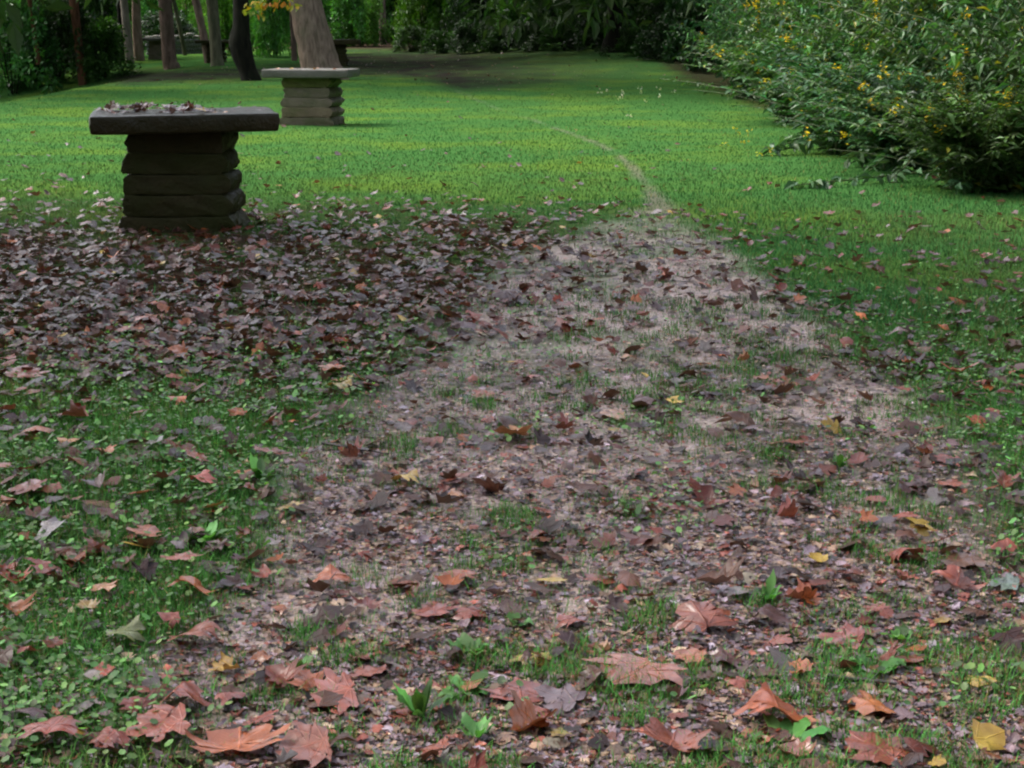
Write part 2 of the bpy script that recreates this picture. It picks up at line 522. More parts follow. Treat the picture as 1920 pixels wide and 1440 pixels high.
# ------------------------------------------------------------------ ground
def build_ground():
    xs = np.unique(np.concatenate([-np.geomspace(9, 160, 50)[::-1], np.linspace(-9, 9, 340), np.geomspace(9, 160, 50)]))
    ys = np.unique(np.concatenate([np.linspace(-60, 0.8, 14), np.linspace(1.0, 12, 420), np.linspace(12, 70, 320), np.geomspace(70, 240, 50)]))
    X, Y = np.meshgrid(xs, ys)
    Z = terrain(X, Y)
    px, py, zc, path, trail, back, left = zones(X, Y)
    n = fbm(X * 2.3, Y * 1.5, 31)
    upper = 1 - .35 * sstep(560, 400, py)
    bare = np.maximum(path * upper * (0.45 + 0.55 * sstep(.38, .55, n)), trail * .22)
    woods = np.where(X < -9.4, sstep(0, 1.5, -9.4 - X), 0) * (Y > 12 * K) * (1 - sstep(39 * K, 44 * K, Y))
    woods = np.maximum(woods, sstep(3.9, 4.6, X + 0.5 * (n - .5)) * (Y > 9 * K) * 0.8)
    woods = np.maximum(woods, sstep(60 * K, 70 * K, Y))
    lit = np.maximum(left * (0.5 + 0.5 * sstep(.3, .6, n)), woods)
    lit = np.maximum(lit, np.where(py > 560, .75 * sstep(560, 720, py) * sstep(.62, .40, n), 0))
    lit = np.maximum(lit, trail * .85)
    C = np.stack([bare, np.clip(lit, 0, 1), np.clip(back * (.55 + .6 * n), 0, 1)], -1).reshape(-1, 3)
    V = np.stack([X, Y, Z], -1).reshape(-1, 3)
    nx, ny = len(xs), len(ys)
    i = (np.arange(ny - 1)[:, None] * nx + np.arange(nx - 1)[None, :]).ravel()
    F = np.stack([i, i + 1, i + nx + 1, i + nx], -1)
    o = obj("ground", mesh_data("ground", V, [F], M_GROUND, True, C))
    tag(o, "lawn soil and trodden leafy gravel path running away between woods", "ground", kind="structure")


build_ground()

# ------------------------------------------------------------------ stone tables
def rounded_block(w, d, h, bulge, rnd, rough, rng, nx=14, ny=8, nz=5):
    """closed block with rounded, bulging, uneven sides; origin at bottom centre"""
    import bmesh
    bm = bmesh.new()
    bmesh.ops.create_grid(bm, x_segments=1, y_segments=1, size=0.5)
    bm.free()
    V, F, idx = [], [], {}
    def vid(i, j, k):
        if (i, j, k) not in idx:
            idx[(i, j, k)] = len(V)
            V.append(((i / nx - .5) * w, (j / ny - .5) * d, k / nz * h))
        return idx[(i, j, k)]
    for i in range(nx):
        for j in range(ny):
            F.append([vid(i, j, 0), vid(i, j + 1, 0), vid(i + 1, j + 1, 0), vid(i + 1, j, 0)])
            F.append([vid(i, j, nz), vid(i + 1, j, nz), vid(i + 1, j + 1, nz), vid(i, j + 1, nz)])
    for i in range(nx):
        for k in range(nz):
            F.append([vid(i, 0, k), vid(i + 1, 0, k), vid(i + 1, 0, k + 1), vid(i, 0, k + 1)])
            F.append([vid(i, ny, k), vid(i, ny, k + 1), vid(i + 1, ny, k + 1), vid(i + 1, ny, k)])
    for j in range(ny):
        for k in range(nz):
            F.append([vid(0, j, k), vid(0, j, k + 1), vid(0, j + 1, k + 1), vid(0, j + 1, k)])
            F.append([vid(nx, j, k), vid(nx, j + 1, k), vid(nx, j + 1, k + 1), vid(nx, j, k + 1)])
    V = np.array(V)
    half = np.array([w / 2, d / 2, h / 2])
    q = V - np.array([0, 0, h / 2])
    inner = np.clip(q, -(half - rnd), half - rnd)
    e = q - inner
    ln = np.linalg.norm(e, axis=1)
    k = np.where(ln > rnd, rnd / np.maximum(ln, 1e-9), 1)
    q = inner + e * k[:, None]
    zt = np.clip(q[:, 2] / (h / 2), -1, 1)
    b = bulge * (1 - zt ** 2)
    on_x, on_y = np.abs(V[:, 0]) > w / 2 - 1e-6, np.abs(V[:, 1]) > d / 2 - 1e-6
    q[:, 0] += np.sign(V[:, 0]) * b * on_x
    q[:, 1] += np.sign(V[:, 1]) * b * on_y
    s = int(rng.integers(1000))
    nn = fbm(V[:, 0] * 7 + V[:, 2] * 11 + s, V[:, 1] * 7 - V[:, 2] * 9, s) - .5
    nn = nn + .35 * (V[:, 0] > 0) * np.sin(V[:, 2] / max(h, .01) * 3.0 + s) * (bulge > .008)
    q[:, 0] += np.sign(V[:, 0]) * nn * rough * on_x * 2
    q[:, 1] += np.sign(V[:, 1]) * nn * rough * on_y * .7
    q[:, 2] += (fbm(V[:, 0] * 5 + s, V[:, 1] * 5 + s, s + 3) - .5) * rough * .6
    q[:, 2] += h / 2
    return q, [np.array(F)]


def stone_table(px, py, label, slab, slab_rot, ped_top, ped_bot, ped_d, seed, mats, roll=0.0, rz=0.0, detail=1, course_tints=None):
    rng = np.random.default_rng(seed)
    x, y, z, _ = gp(px, py)
    y += ped_d / 2 * math.cos(rz)
    root = tag(empty("stone_table", (x, y, z - 0.03), rz), label, "stone table", "stone picnic tables along the lawn")
    mat_p, mat_t = mats
    hts = np.array([0.135, 0.14, 0.13, 0.138, 0.14]) * 1.0
    core = MB()
    core.add(*rounded_block(ped_top - .08, ped_d - .1, hts.sum() - .02, 0.0, .02, .005, rng, 6, 4, 6))
    ped = core.build("pedestal", mat_p, root)
    zz = 0.0
    for k, h in enumerate(hts):
        f = k / (len(hts) - 1)
        f1 = (k + 1) / len(hts)
        wf = lambda q: ped_bot + (ped_top - ped_bot) * q ** .7
        w, w1 = wf(k / len(hts)), wf(f1)
        d = ped_d * (1.10 - .10 * f)
        V, F = rounded_block(w - .016, d - .016, h - .001, rng.uniform(.001, .004), .007, .040, rng, 34, 20, 11)
        V[:, 0] *= 1 + (w1 / w - 1) * V[:, 2] / h
        for sg in (1, -1):
            side = V[:, 0] * sg > w * .40
            V[:, 0] += sg * side * ((rng.uniform(.025, .065) if sg > 0 else rng.uniform(.006, .026)) * np.sin(np.clip(V[:, 2] / h, 0, 1) ** rng.uniform(.7, 1.5) * math.pi) - .012)
        V[:, 0] += rng.uniform(-.012, .012); V[:, 2] += zz; V[:, 1] += rng.uniform(-.005, .005)
        b = MB(); b.add(V, F)
        o = b.build("stone_course", mat_p, ped, smooth=False)
        if course_tints: o.color = (*course_tints[k], 1)
        zz += h
    w, d, t = slab
    V, F = rounded_block(w, d, t, .006, .014, .014, rng, 48, 32, 8)
    b = MB(); b.add(V, F)
    o = b.build("tabletop", mat_t, root, smooth=False)
    o.location = (0.0, 0, zz - .004)
    o.rotation_euler = (0, roll, slab_rot)
    return root, zz - .004 + t


near_table, top1 = stone_table(333, 436, "dark wet stone table heaped with dead leaves, its pedestal ringed by leaf litter",
                               (1.17, 0.92, .118), R(12.5), .62, .76, .52, 11, (STONE_NEAR, STONE_NEAR_TOP), roll=R(-.55))
near_slab = [c for c in near_table.children if c.name.startswith("tabletop")][0]
near_slab.location.x += .02
mt = [(.62, .72, .3), (.9, .88, .85), (1.0, .97, .95), (1.0, .92, .78), (.9, .88, .82)][::-1]
mid_table, top2 = stone_table(581, 235, "pale grey stone table with clean sandstone courses in front of the big leaning trunk",
                              (1.20, .95, .115), R(3), .64, .78, .66, 23, (STONE_FAR, STONE_TOP), rz=R(-8), course_tints=mt)
stone_table(294, 112, "small distant stone table between paired grey trunks and a brown trunk", (1.2, .95, .12), 0, .56, .62, .45, 31, (STONE_FAR, STONE_TOP))
stone_table(404, 118, "distant stone table half hidden behind two slanting trunks", (1.25, .95, .11), 0, .55, .62, .45, 37, (STONE_NEAR, STONE_NEAR))
stone_table(628, 124, "dark stone table end poking out behind the big leaning trunk", (1.5, .95, .16), 0, .66, .7, .45, 41, (STONE_NEAR, STONE_NEAR))

# low stone wall far behind the trunks
def stone_wall():
    rng = np.random.default_rng(5)
    b, cap = MB(), MB()
    x0, y0, z0, _ = gp(262, 104)
    x1, y1, z1, _ = gp(392, 101)
    n = 26
    for row in range(4):
        for i in range(n):
            t0, t1 = (i + (row % 2) * .5) / n, (i + 1 + (row % 2) * .5) / n
            xa, xb = x0 + (x1 - x0) * t0, x0 + (x1 - x0) * t1
            V, F = rounded_block(abs(xb - xa) - .012, .34, .17, .012, .03, .02, rng, 3, 2, 2)
            V[:, 0] += (xa + xb) / 2; V[:, 1] += y0 + (y1 - y0) * t0 + 1.2; V[:, 2] += z0 - .06 + row * .172
            b.add(V, F)
    root = tag(empty("stone_wall", (x0, y0 + 1.2, z0)), "low grey stone wall with pale coping far behind the trunks", "wall")
    o = b.build("masonry", STONE_WALL, root)
    o.matrix_parent_inverse = Matrix.Translation((-x0, -y0 - 1.2, -z0))
    m = 10
    for i in range(m):
        t = (i + .5) / m
        V, F = rounded_block(abs(x1 - x0) / m + .0, .44, .11, .01, .03, .02, rng, 4, 2, 2)
        V[:, 0] += x0 + (x1 - x0) * t; V[:, 1] += y0 + (y1 - y0) * t + 1.2
        V[:, 2] += z0 + .63 + .14 * math.exp(-((t - .66) / .1) ** 2) + .05 * math.sin(t * 5)
        cap.add(V, F)
    o = cap.build("coping", STONE_TOP, root)
    o.color = (2.4, 2.4, 2.5, 1)
    o.matrix_parent_inverse = Matrix.Translation((-x0, -y0 - 1.2, -z0))


stone_wall()

# ------------------------------------------------------------------ green leaf builders
def leaf_cloud(P, D, size, col, rng, fold=0.25, aspect=0.45, droop=0.0):
    """diamond leaves folded on the midrib. P: points, D: directions, size: lengths, col: n x 3"""
    n = len(P)
    D = D / (np.linalg.norm(D, axis=1)[:, None] + 1e-9)
    up = rng.normal(0, .55, (n, 3)); up[:, 2] += 1.0
    S = np.cross(D, up); S /= np.linalg.norm(S, axis=1)[:, None] + 1e-9
    U = np.cross(S, D)
    L = size[:, None]
    w = L * aspect * .5
    base, tip = P, P + D * L - np.array([0, 0, 1.0]) * L * droop
    mid = P + D * L * .45 + U * L * .0
    lft = mid + S * w + U * L * fold * .35
    rgt = mid - S * w + U * L * fold * .35
    V = np.stack([base, rgt, tip, lft, mid - U * L * .02], 1).reshape(-1, 3)
    i = np.arange(n)[:, None] * 5
    F = np.concatenate([i + np.array([[0, 1, 4]]), i + np.array([[1, 2, 4]]), i + np.array([[2, 3, 4]]), i + np.array([[3, 0, 4]])])
    return V, [F], np.repeat(col, 5, axis=0)


def jitter_cols(base, n, rng, v=.35, hue=.15):
    c = np.array(base)[None, :] * np.exp(rng.normal(0, v, (n, 1)))
    c = c * (1 + rng.uniform(-hue, hue, (n, 3)))
    return np.clip(c, .002, .9)


def crown_data(name, seed, n, rx, ry, rz, leaf, base, clumps=40, mat=None, v=.4):
    """a crown centred on the origin: leaves in uneven clumps through the volume"""
    rng = np.random.default_rng(seed)
    c = rng.normal(0, 1, (clumps, 3)); c /= np.linalg.norm(c, axis=1)[:, None]
    c *= rng.uniform(.35, 1.0, (clumps, 1)) ** .6
    cr = rng.uniform(.16, .34, clumps)
    cc = np.exp(rng.normal(0, .28, clumps))
    k = rng.integers(0, clumps, n)
    off = rng.normal(0, 1, (n, 3)); off /= np.linalg.norm(off, axis=1)[:, None]
    off *= rng.uniform(.2, 1.0, (n, 1)) ** .5
    P = c[k] + off * cr[k][:, None]
    D = off + rng.normal(0, .6, (n, 3)); D[:, 2] -= .25
    P = P * np.array([rx, ry, rz])
    col = jitter_cols(base, n, rng, v * .6) * cc[k][:, None]
    V, F, C = leaf_cloud(P, D, leaf * rng.uniform(.6, 1.3, n), col, rng)
    return mesh_data(name, V, F, mat or M_CROWN, False, C)


# ------------------------------------------------------------------ trees
CROWNS = [crown_data("crown", 100 + k, 2600, 4.2, 4.2, 3.2, .42, (.035, .075, .018), 46) for k in range(3)]


def tree(label, pts_px, base_px, bark, width_px, lean_top=None, height=11.0, group="tree trunks at the edge of the woods", seed=0, crown=None, cscale=1.0, bulge=None, crown_col=(1, 1, 1)):
    """pts_px: (x, y) of the trunk axis from the ground up as the photo shows it; goes on upwards beyond the frame"""
    rng = np.random.default_rng(seed)
    x, y, z, t = gp(*base_px)
    root = tag(empty("tree", (x, y, z)), label, "tree", group)
    zc = y * CP - (z - CAM_H) * SP
    P, rr = [], []
    for (qx, qy), w in zip(pts_px, width_px):
        P.append(((qx - base_px[0]) / FPX * zc, 0.0, (base_px[1] - qy) / FPX * zc)); rr.append(w / FPX * zc / 2)
    P, rr = np.array(P), np.array(rr)
    d = P[-1] - P[0]; d = d / (np.linalg.norm(d) + 1e-9); d[0] *= .6
    n_up = 7
    r_last = rr[-1]
    top = [P[-1] + d * (height - P[-1][2]) * (k + 1) / n_up + np.array([rng.normal(0, .05), rng.normal(0, .08), 0]) for k in range(n_up)]
    rtop = [r_last * (1 - .8 * (k + 1) / n_up) for k in range(n_up)]
    # resample the visible stretch finely
    s = np.linspace(0, 1, 14)
    base_s = np.linspace(0, 1, len(P))
    Pv = np.stack([np.interp(s, base_s, P[:, k]) for k in range(3)], 1)
    rv = np.interp(s, base_s, rr)
    Pv = np.concatenate([[Pv[0] - np.array([0, 0, .3])], Pv, top]); rv = np.concatenate([[rv[0] * 1.12], rv, rtop])
    b = MB(); b.add(*tube(Pv, rv, 18, .07, rng))
    b.build("trunk", BARK[bark], root)
    for k in range(4):
        st = Pv[-6 + k % 4]
        a = rng.uniform(0, 6.28)
        e = st + np.array([math.cos(a) * 2.6, math.sin(a) * 2.6, 1.8]) * cscale
        mid = (st + e) / 2 + np.array([0, 0, .3])
        lb = MB(); lb.add(*tube([st, mid, e], [r_last * .42, r_last * .28, .02], 8))
        lb.build("limb", BARK[bark], root)
    if crown is not None:
        o = obj("crown", CROWNS[crown], root)
        o.location = Pv[-1] * np.array([1, 1, .86]); o.scale = (cscale, cscale, cscale); o.rotation_euler = (0, 0, rng.uniform(0, 6.28))
        o.color = (*crown_col, 1)
    return root, Pv


tree("slim straight reddish-brown trunk standing on the lawn edge by dark bushes", [(155, 160), (151, 80), (147, 0)], (155, 160), "red", (15, 15.5, 17), seed=1, crown=0)
tree("thin rusty trunk deep in the dark bushes", [(75, 100), (71, 50), (66, 0)], (75, 172), "red", (9, 9, 9), seed=2, crown=1)
tree("pale grey trunk with a forked look, outer one of the close pair", [(244, 117), (241, 60), (238, 0)], (244, 117), "grey", (16, 15, 14), seed=3, crown=2)
tree("pinkish grey trunk, inner one of the close pair", [(261, 113), (259, 60), (260, 0)], (261, 113), "tan", (20, 17, 15), seed=4, crown=0)
tree("short dark trunk hiding behind the paired grey trunks", [(229, 118), (229, 60), (229, 0)], (229, 116), "dark", (11, 9, 8), seed=5, crown=1)
tree("upright brown-grey trunk in front of the far stone wall", [(323, 129), (319, 118), (317, 70), (315, 0)], (323, 129), "brown", (32, 27, 25.5, 25), seed=6, crown=2)
tree("thin greenish trunk slanting in front of the far wall", [(347, 104), (339, 50), (329, 0)], (347, 104), "green", (8, 8, 8), seed=7, crown=0)
tree("slanting reddish trunk beside the greenish grey trunk", [(391, 118), (385, 75), (377, 30), (371, 0)], (391, 118), "tan", (16, 15, 15, 15), seed=8, crown=1)
tree("greenish grey trunk between the slanting reddish and the dark swollen trunks", [(408, 123), (407, 110), (405, 60), (402, 0)], (408, 123), "green", (27, 23, 22, 22), seed=9, crown=2)
tree("dark slanting trunk swollen at the middle", [(471, 151), (466, 135), (455, 100), (452, 80), (456, 50), (457, 0)], (471, 151), "dark", (40, 34, 40, 42, 31, 30), seed=10, crown=0)
lean, leanP = tree("broad pale leaning trunk behind the pale stone table", [(606, 149), (602, 130), (594, 100), (583, 50), (574, 0)], (606, 149), "tan", (92, 74, 69, 62, 58), seed=12, crown=1, height=12, cscale=1.5)
tree("faint thin trunk just behind the broad leaning trunk", [(552, 116), (551, 60), (550, 0)], (552, 114), "brown", (11, 10, 10), seed=13, crown=2)
tree("slim brown trunk in front of the pale green bushes", [(717, 96), (718, 60), (717, 0)], (717, 84), "brown", (16, 14, 13), seed=14, crown=0)
tree("blackish trunk next to the slim brown trunk", [(744, 90), (743, 50), (742, 0)], (744, 80), "dark", (20, 19, 19), seed=15, crown=1)
tree("dim brown trunk inside the dark woods", [(993, 70), (992, 40), (991, 0)], (993, 74), "brown", (15, 14, 13), seed=16, crown=2)

# yellow-leaved low branch of the leaning tree, hanging into the picture top
def low_branch():
    rng = np.random.default_rng(77)
    zc = 31.0 * K
    tw, lv = MB(), []
    def w(px, py, dy=0.0):
        X = (px - 960) / FPX * zc
        yc = (720 - py) / FPX * zc
        return np.array([X, zc * CP + yc * SP + dy, CAM_H - zc * SP + yc * CP])
    org = np.array(lean.location)
    stem = [w(585, -70), w(560, -40), w(530, -14), w(498, 2), w(470, 14)]
    tw.add(*tube(np.array(stem) - org, [.03, .024, .016, .01, .005], 6))
    P, D, Cc, S = [], [], [], []
    for (px, py) in [(465, 14), (472, 8), (480, 4), (488, 14), (478, 20), (497, 8), (505, 2), (515, 8), (492, 0), (530, 2), (540, 4), (550, 8), (522, -6), (555, 10), (512, 14), (486, 24), (470, 22), (500, -8), (535, -10), (545, -4)]:
        for q in range(3):
            P.append(w(px + rng.normal(0, 5), py + rng.normal(0, 4), rng.normal(0, .15)) - org)
            D.append((rng.normal(0, .7), rng.normal(0, .7), -.7 + rng.normal(0, .3)))
            S.append(rng.uniform(.12, .2))
            Cc.append(((.42, .26, .02), (.30, .30, .03), (.45, .17, .02), (.16, .22, .03))[rng.integers(4)])
    V, F, C = leaf_cloud(np.array(P), np.array(D), np.array(S), np.array(Cc), rng, aspect=.8)
    t = tw.build("low_branch", BARK["brown"], lean)
    t["label"] = "thin drooping branch with yellow and orange leaves"
    obj("branch_leaves", mesh_data("branch_leaves", V, F, M_CROWN, False, C), t)


low_branch()

# big trees out of the frame whose crowns shade the near ground and the dark woods
BIG = crown_data("big_crown", 300, 15000, 7.0, 6.5, 3.2, .34, (.035, .07, .016), 150)


def shade_tree(label, x, y, h, s, r, seed, bark="tan", big=True, group="tall shade trees round the lawn"):
    rng = np.random.default_rng(seed)
    z = float(terrain(x, y))
    root = tag(empty("tree", (x, y, z)), label, "tree", group)
    P = np.array([(0, 0, -.3), (0, 0, 0), (.03, 0, .5), (.08, .05, h * .3), (.05, -.1, h * .6), (0, 0, h)])
    b = MB(); b.add(*tube(P, [r * 1.5, r * 1.3, r, r * .85, r * .6, r * .15], 16, .06, rng)); b.build("trunk", BARK[bark], root)
    for k in range(5):
        a = k * 1.26 + rng.uniform(-.3, .3)
        st = np.array([.05, 0, h * (.5 + .07 * k)])
        e = st + np.array([math.cos(a) * 4 * s, math.sin(a) * 4 * s, h * .22])
        lb = MB(); lb.add(*tube([st, (st + e) / 2 + np.array([0, 0, .4]), e], [r * .45, r * .3, .03], 8)); lb.build("limb", BARK[bark], root)
    o = obj("crown", BIG if big else CROWNS[seed % 3], root)
    o.location, o.scale, o.rotation_euler = (0, 0, h * .92), (s, s, s), (0, 0, rng.uniform(0, 6.28))
    return root


shade_tree("sycamore with a broad crown over the dark stone table", -6.6, 9.6, 7.6, .85, .45, 51)
shade_tree("sycamore with a broad crown over the leafy path start", -6.0, -11.5, 8.5, 1.0, .45, 52)
for k, (x, y, h, s) in enumerate([(-9, -13, 7, 1.9), (-3, -16, 7.5, 2.0), (3, -14, 7, 1.9), (9, -12, 7, 1.9), (14, -5, 7, 1.9), (-15, -6, 7, 1.8), (6, -20, 9, 2.2), (-6, -21, 9, 2.2)]):  # unseen trees added behind the camera to darken faces turned to it
    shade_tree("unseen tree added behind the path start to darken the table fronts", x, y, h, s, .3, 90 + k, "brown", False, "unseen trees added behind the path start")
for k, (x, y, h, s) in enumerate([(1.5, 66, 9, 1.6), (7, 60, 8, 1.6), (12, 50, 8, 1.6), (-2.5, 74, 10, 1.6), (9, 70, 9, 1.7), (14, 36, 8, 1.4), (-15, 34, 7, 1.4), (-16, 46, 8, 1.5), (5.5, 53, 7.5, 1.4), (6.3, 39, 6.0, 1.3), (6.8, 46, 6.5, 1.4), (6.2, 33, 6.5, 1.1), (9.5, 13, 7, 1.3), (10, 20, 7, 1.4), (10, 27, 7, 1.4), (3.2, 52, 5.0, 1.3)]):
    shade_tree("woodland tree whose crown closes over the dark undergrowth", x, y, h, s, .28, 60 + k, "dark", False, "woodland trees behind the bushes")

# ------------------------------------------------------------------ bushes of the woods
def bush_data(name, seed, n, leaf, base, w=1.0, d=.8, h=1.0, clumps=34, v=.4):
    """bush about 2w wide, h high, standing on the origin; leaves thicken towards the outside"""
    rng = np.random.default_rng(seed)
    c = np.stack([rng.uniform(-1, 1, clumps), rng.uniform(-1, 1, clumps), rng.uniform(.08, 1, clumps)], 1)
    lim = np.sqrt(np.maximum(0, 1 - .75 * c[:, 2] ** 2.4))
    c[:, 0] *= lim; c[:, 1] *= lim
    cr = rng.uniform(.14, .32, clumps)
    k = rng.integers(0, clumps, n)
    off = rng.normal(0, 1, (n, 3)); off /= np.linalg.norm(off, axis=1)[:, None]
    off *= rng.uniform(.1, 1.0, (n, 1)) ** .5
    P = (c[k] + off * cr[k][:, None] * np.array([1, 1, .8])) * np.array([w, d, h])
    P[:, 2] = np.abs(P[:, 2])
    D = off + rng.normal(0, .7, (n, 3)); D[:, 2] -= .2
    cc = np.exp(rng.normal(0, .3, clumps))
    col = jitter_cols(base, n, rng, v * .6) * cc[k][:, None]
    V, F, C = leaf_cloud(P, D, leaf * rng.uniform(.6, 1.35, n), col, rng, aspect=.55)
    return mesh_data(name, V, F, M_SHRUB, False, C)


def bush_stems(name, seed, w, d, h, n=7):
    rng = np.random.default_rng(seed)
    b = MB()
    for _ in range(n):
        a, r = rng.uniform(0, 6.28), rng.uniform(.3, .9)
        b.add(*tube([(0.1 * math.cos(a), .1 * math.sin(a), -.1), (w * r * .4 * math.cos(a), d * r * .4 * math.sin(a), h * .45), (w * r * math.cos(a), d * r * math.sin(a), h * .85)], [.03, .02, .006], 6))
    return b.data(name, BARK["dark"], True)


DK2 = (.42, .5, .42)
BUSH = [bush_data("foliage", 400 + k, 6500, .21, (.055, .125, .024), 2.0, 1.5, 3.2, 60) for k in range(4)]
BSTEM = [bush_stems("stems", 420 + k, 2.0, 1.5, 3.2) for k in range(2)]
LABELS_BUSH = {}


def bush(label, px, py, w_px, h_m, tint, k, group="bushes along the woods", push=0.0):
    x, y, z, t = gp(px, py)
    x *= (1 + push / max(y, 1)); y += push
    z = float(terrain(x, y))
    w = w_px / FPX * y / 2
    root = tag(empty("woodland_bush", (x, y, z), (k * 1.7) % 6.28), label, "bush", group)
    root.scale = (w / 2.0, max(w / 2.0, .6), h_m / 3.2)
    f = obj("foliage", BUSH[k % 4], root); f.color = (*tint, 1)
    obj("stems", BSTEM[k % 2], root)
    return root


DK = (.25, .29, .28)  # foliage tints darkened to carry the deep shade of the woods
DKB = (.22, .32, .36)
rows = [  # tints also carry light: raised for lit bushes, lowered in deep shade
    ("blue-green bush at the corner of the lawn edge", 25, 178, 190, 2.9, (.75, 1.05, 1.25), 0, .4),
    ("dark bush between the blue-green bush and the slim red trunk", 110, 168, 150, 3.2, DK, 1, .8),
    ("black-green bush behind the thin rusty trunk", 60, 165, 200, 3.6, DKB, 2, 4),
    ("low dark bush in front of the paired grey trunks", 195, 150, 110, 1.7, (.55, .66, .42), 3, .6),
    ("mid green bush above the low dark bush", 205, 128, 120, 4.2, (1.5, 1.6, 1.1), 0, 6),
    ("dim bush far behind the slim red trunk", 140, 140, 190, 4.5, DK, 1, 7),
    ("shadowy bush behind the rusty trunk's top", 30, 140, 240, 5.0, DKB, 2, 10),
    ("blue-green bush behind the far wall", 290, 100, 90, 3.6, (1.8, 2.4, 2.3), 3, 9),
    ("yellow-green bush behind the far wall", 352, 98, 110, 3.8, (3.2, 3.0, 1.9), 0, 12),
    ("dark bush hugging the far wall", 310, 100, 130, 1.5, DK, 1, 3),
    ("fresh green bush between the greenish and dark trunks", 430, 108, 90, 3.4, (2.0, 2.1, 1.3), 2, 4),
    ("mid green rounded bush beside the broad leaning trunk", 515, 108, 130, 3.6, (1.4, 1.8, 1.6), 3, 1),
    ("blue-green bush touching the broad leaning trunk", 570, 104, 90, 3.4, (.8, 1.15, 1.05), 0, 3),
    ("deep green bush emerging behind the broad leaning trunk", 640, 90, 100, 3.5, (.75, 1.1, .75), 1, 3),
    ("pale yellow-green bush by the slim brown trunk", 678, 88, 90, 2.6, (1.7, 1.8, 1.3), 2, 2),
    ("pale green bush behind the slim brown trunk", 700, 84, 110, 4.2, (1.5, 1.7, 1.3), 3, 7),
    ("olive bush right of the blackish trunk", 800, 94, 110, 3.6, (.85, .9, .4), 0, .5),
    ("dark olive bush on the path bend", 850, 92, 120, 3.8, (.7, .85, .42), 1, 1.5),
    ("dark green bush at the head of the path", 905, 88, 130, 3.6, DK, 2, 2),
    ("dim bush before the dim brown trunk", 960, 82, 120, 1.6, (.8, 1.0, .55), 3, 0),
    ("low bush on the leafy slope", 1030, 82, 110, 1.8, DKB, 0, 2),
    ("dim green bush on the slope", 1095, 80, 120, 2.6, DK, 1, 1),
    ("bush on the slope beneath the black trunk", 1165, 80, 120, 2.2, DKB, 2, 0),
    ("leafy dark bush close to the thicket end", 1240, 92, 140, 3.0, DK, 3, 0),
    ("dark bush where thicket and woods meet", 1310, 118, 130, 2.8, DKB, 0, .5),
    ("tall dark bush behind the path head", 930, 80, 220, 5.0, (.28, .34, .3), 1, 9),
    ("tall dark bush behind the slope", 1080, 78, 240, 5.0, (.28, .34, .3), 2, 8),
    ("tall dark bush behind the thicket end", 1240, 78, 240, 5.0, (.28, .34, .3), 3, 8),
    ("tall green bush behind the olive bush", 790, 84, 170, 5.0, (.6, .75, .45), 0, 8),
    ("tall pale bush behind the leaning trunk", 600, 88, 170, 5.0, (1.8, 2.2, 1.4), 1, 10),
    ("tall green bush beyond the dark swollen trunk", 470, 92, 170, 5.0, (2.0, 2.2, 1.3), 2, 10),
    ("tall bush beyond the far wall", 250, 100, 190, 5.0, (1.3, 1.7, 1.4), 3, 14),
    ("tall shadowy bush beyond the lawn edge", 100, 110, 240, 6.0, DK, 0, 16),
]
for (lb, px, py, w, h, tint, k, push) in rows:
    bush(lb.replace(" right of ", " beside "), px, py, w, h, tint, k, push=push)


for k, (px, py, w, h, tint, push) in enumerate([(770, 98, 60, 1.0, (.8, .95, .4), 0), (835, 100, 70, .8, (.6, .8, .4), -.6), (890, 98, 90, 1.1, (.45, .6, .4), -1.0), (945, 95, 70, .7, (.5, .65, .4), -1.2), (1005, 92, 90, 1.0, (.5, .6, .45), -1.4),
                                             (1060, 90, 80, .7, (.45, .6, .4), -1.8), (1130, 92, 100, 1.2, (.4, .55, .45), -1.2), (1195, 100, 80, .8, (.5, .65, .5), -1.5), (1260, 110, 100, 1.1, (.45, .6, .5), -1.0), (1320, 130, 80, .9, (.45, .6, .5), -.8)]):
    bush("low straggly undergrowth in front of the dark woods", px, py, w, h, tuple(q * .45 for q in tint), k, "low undergrowth along the dark woods", push=push)  # tint cut further, woodland shade put into the leaf colour


def far_woods():
    rng = np.random.default_rng(9)
    n = 26000
    X = rng.uniform(-70, 70, n)
    Y = 94 + rng.uniform(0, 28, n)
    Hh = rng.uniform(0, 1, n) ** .8 * (7 + 3 * fbm(X * .15, Y * .15, 3))
    P = np.stack([X, Y, terrain(X, Y) + Hh], 1)
    D = rng.normal(0, 1, (n, 3))
    col = jitter_cols((.03, .06, .016), n, rng, .4) * (0.6 + .9 * fbm(X * .3, Hh * .4, 4))[:, None]
    V, F, C = leaf_cloud(P, D, rng.uniform(.5, 1.1, n), col, rng, aspect=.6)
    o = obj("far_woods", mesh_data("far_woods", V, F, M_CROWN, False, C))
    tag(o, "far-off dark green woods closing the view", "woods", kind="stuff")


far_woods()

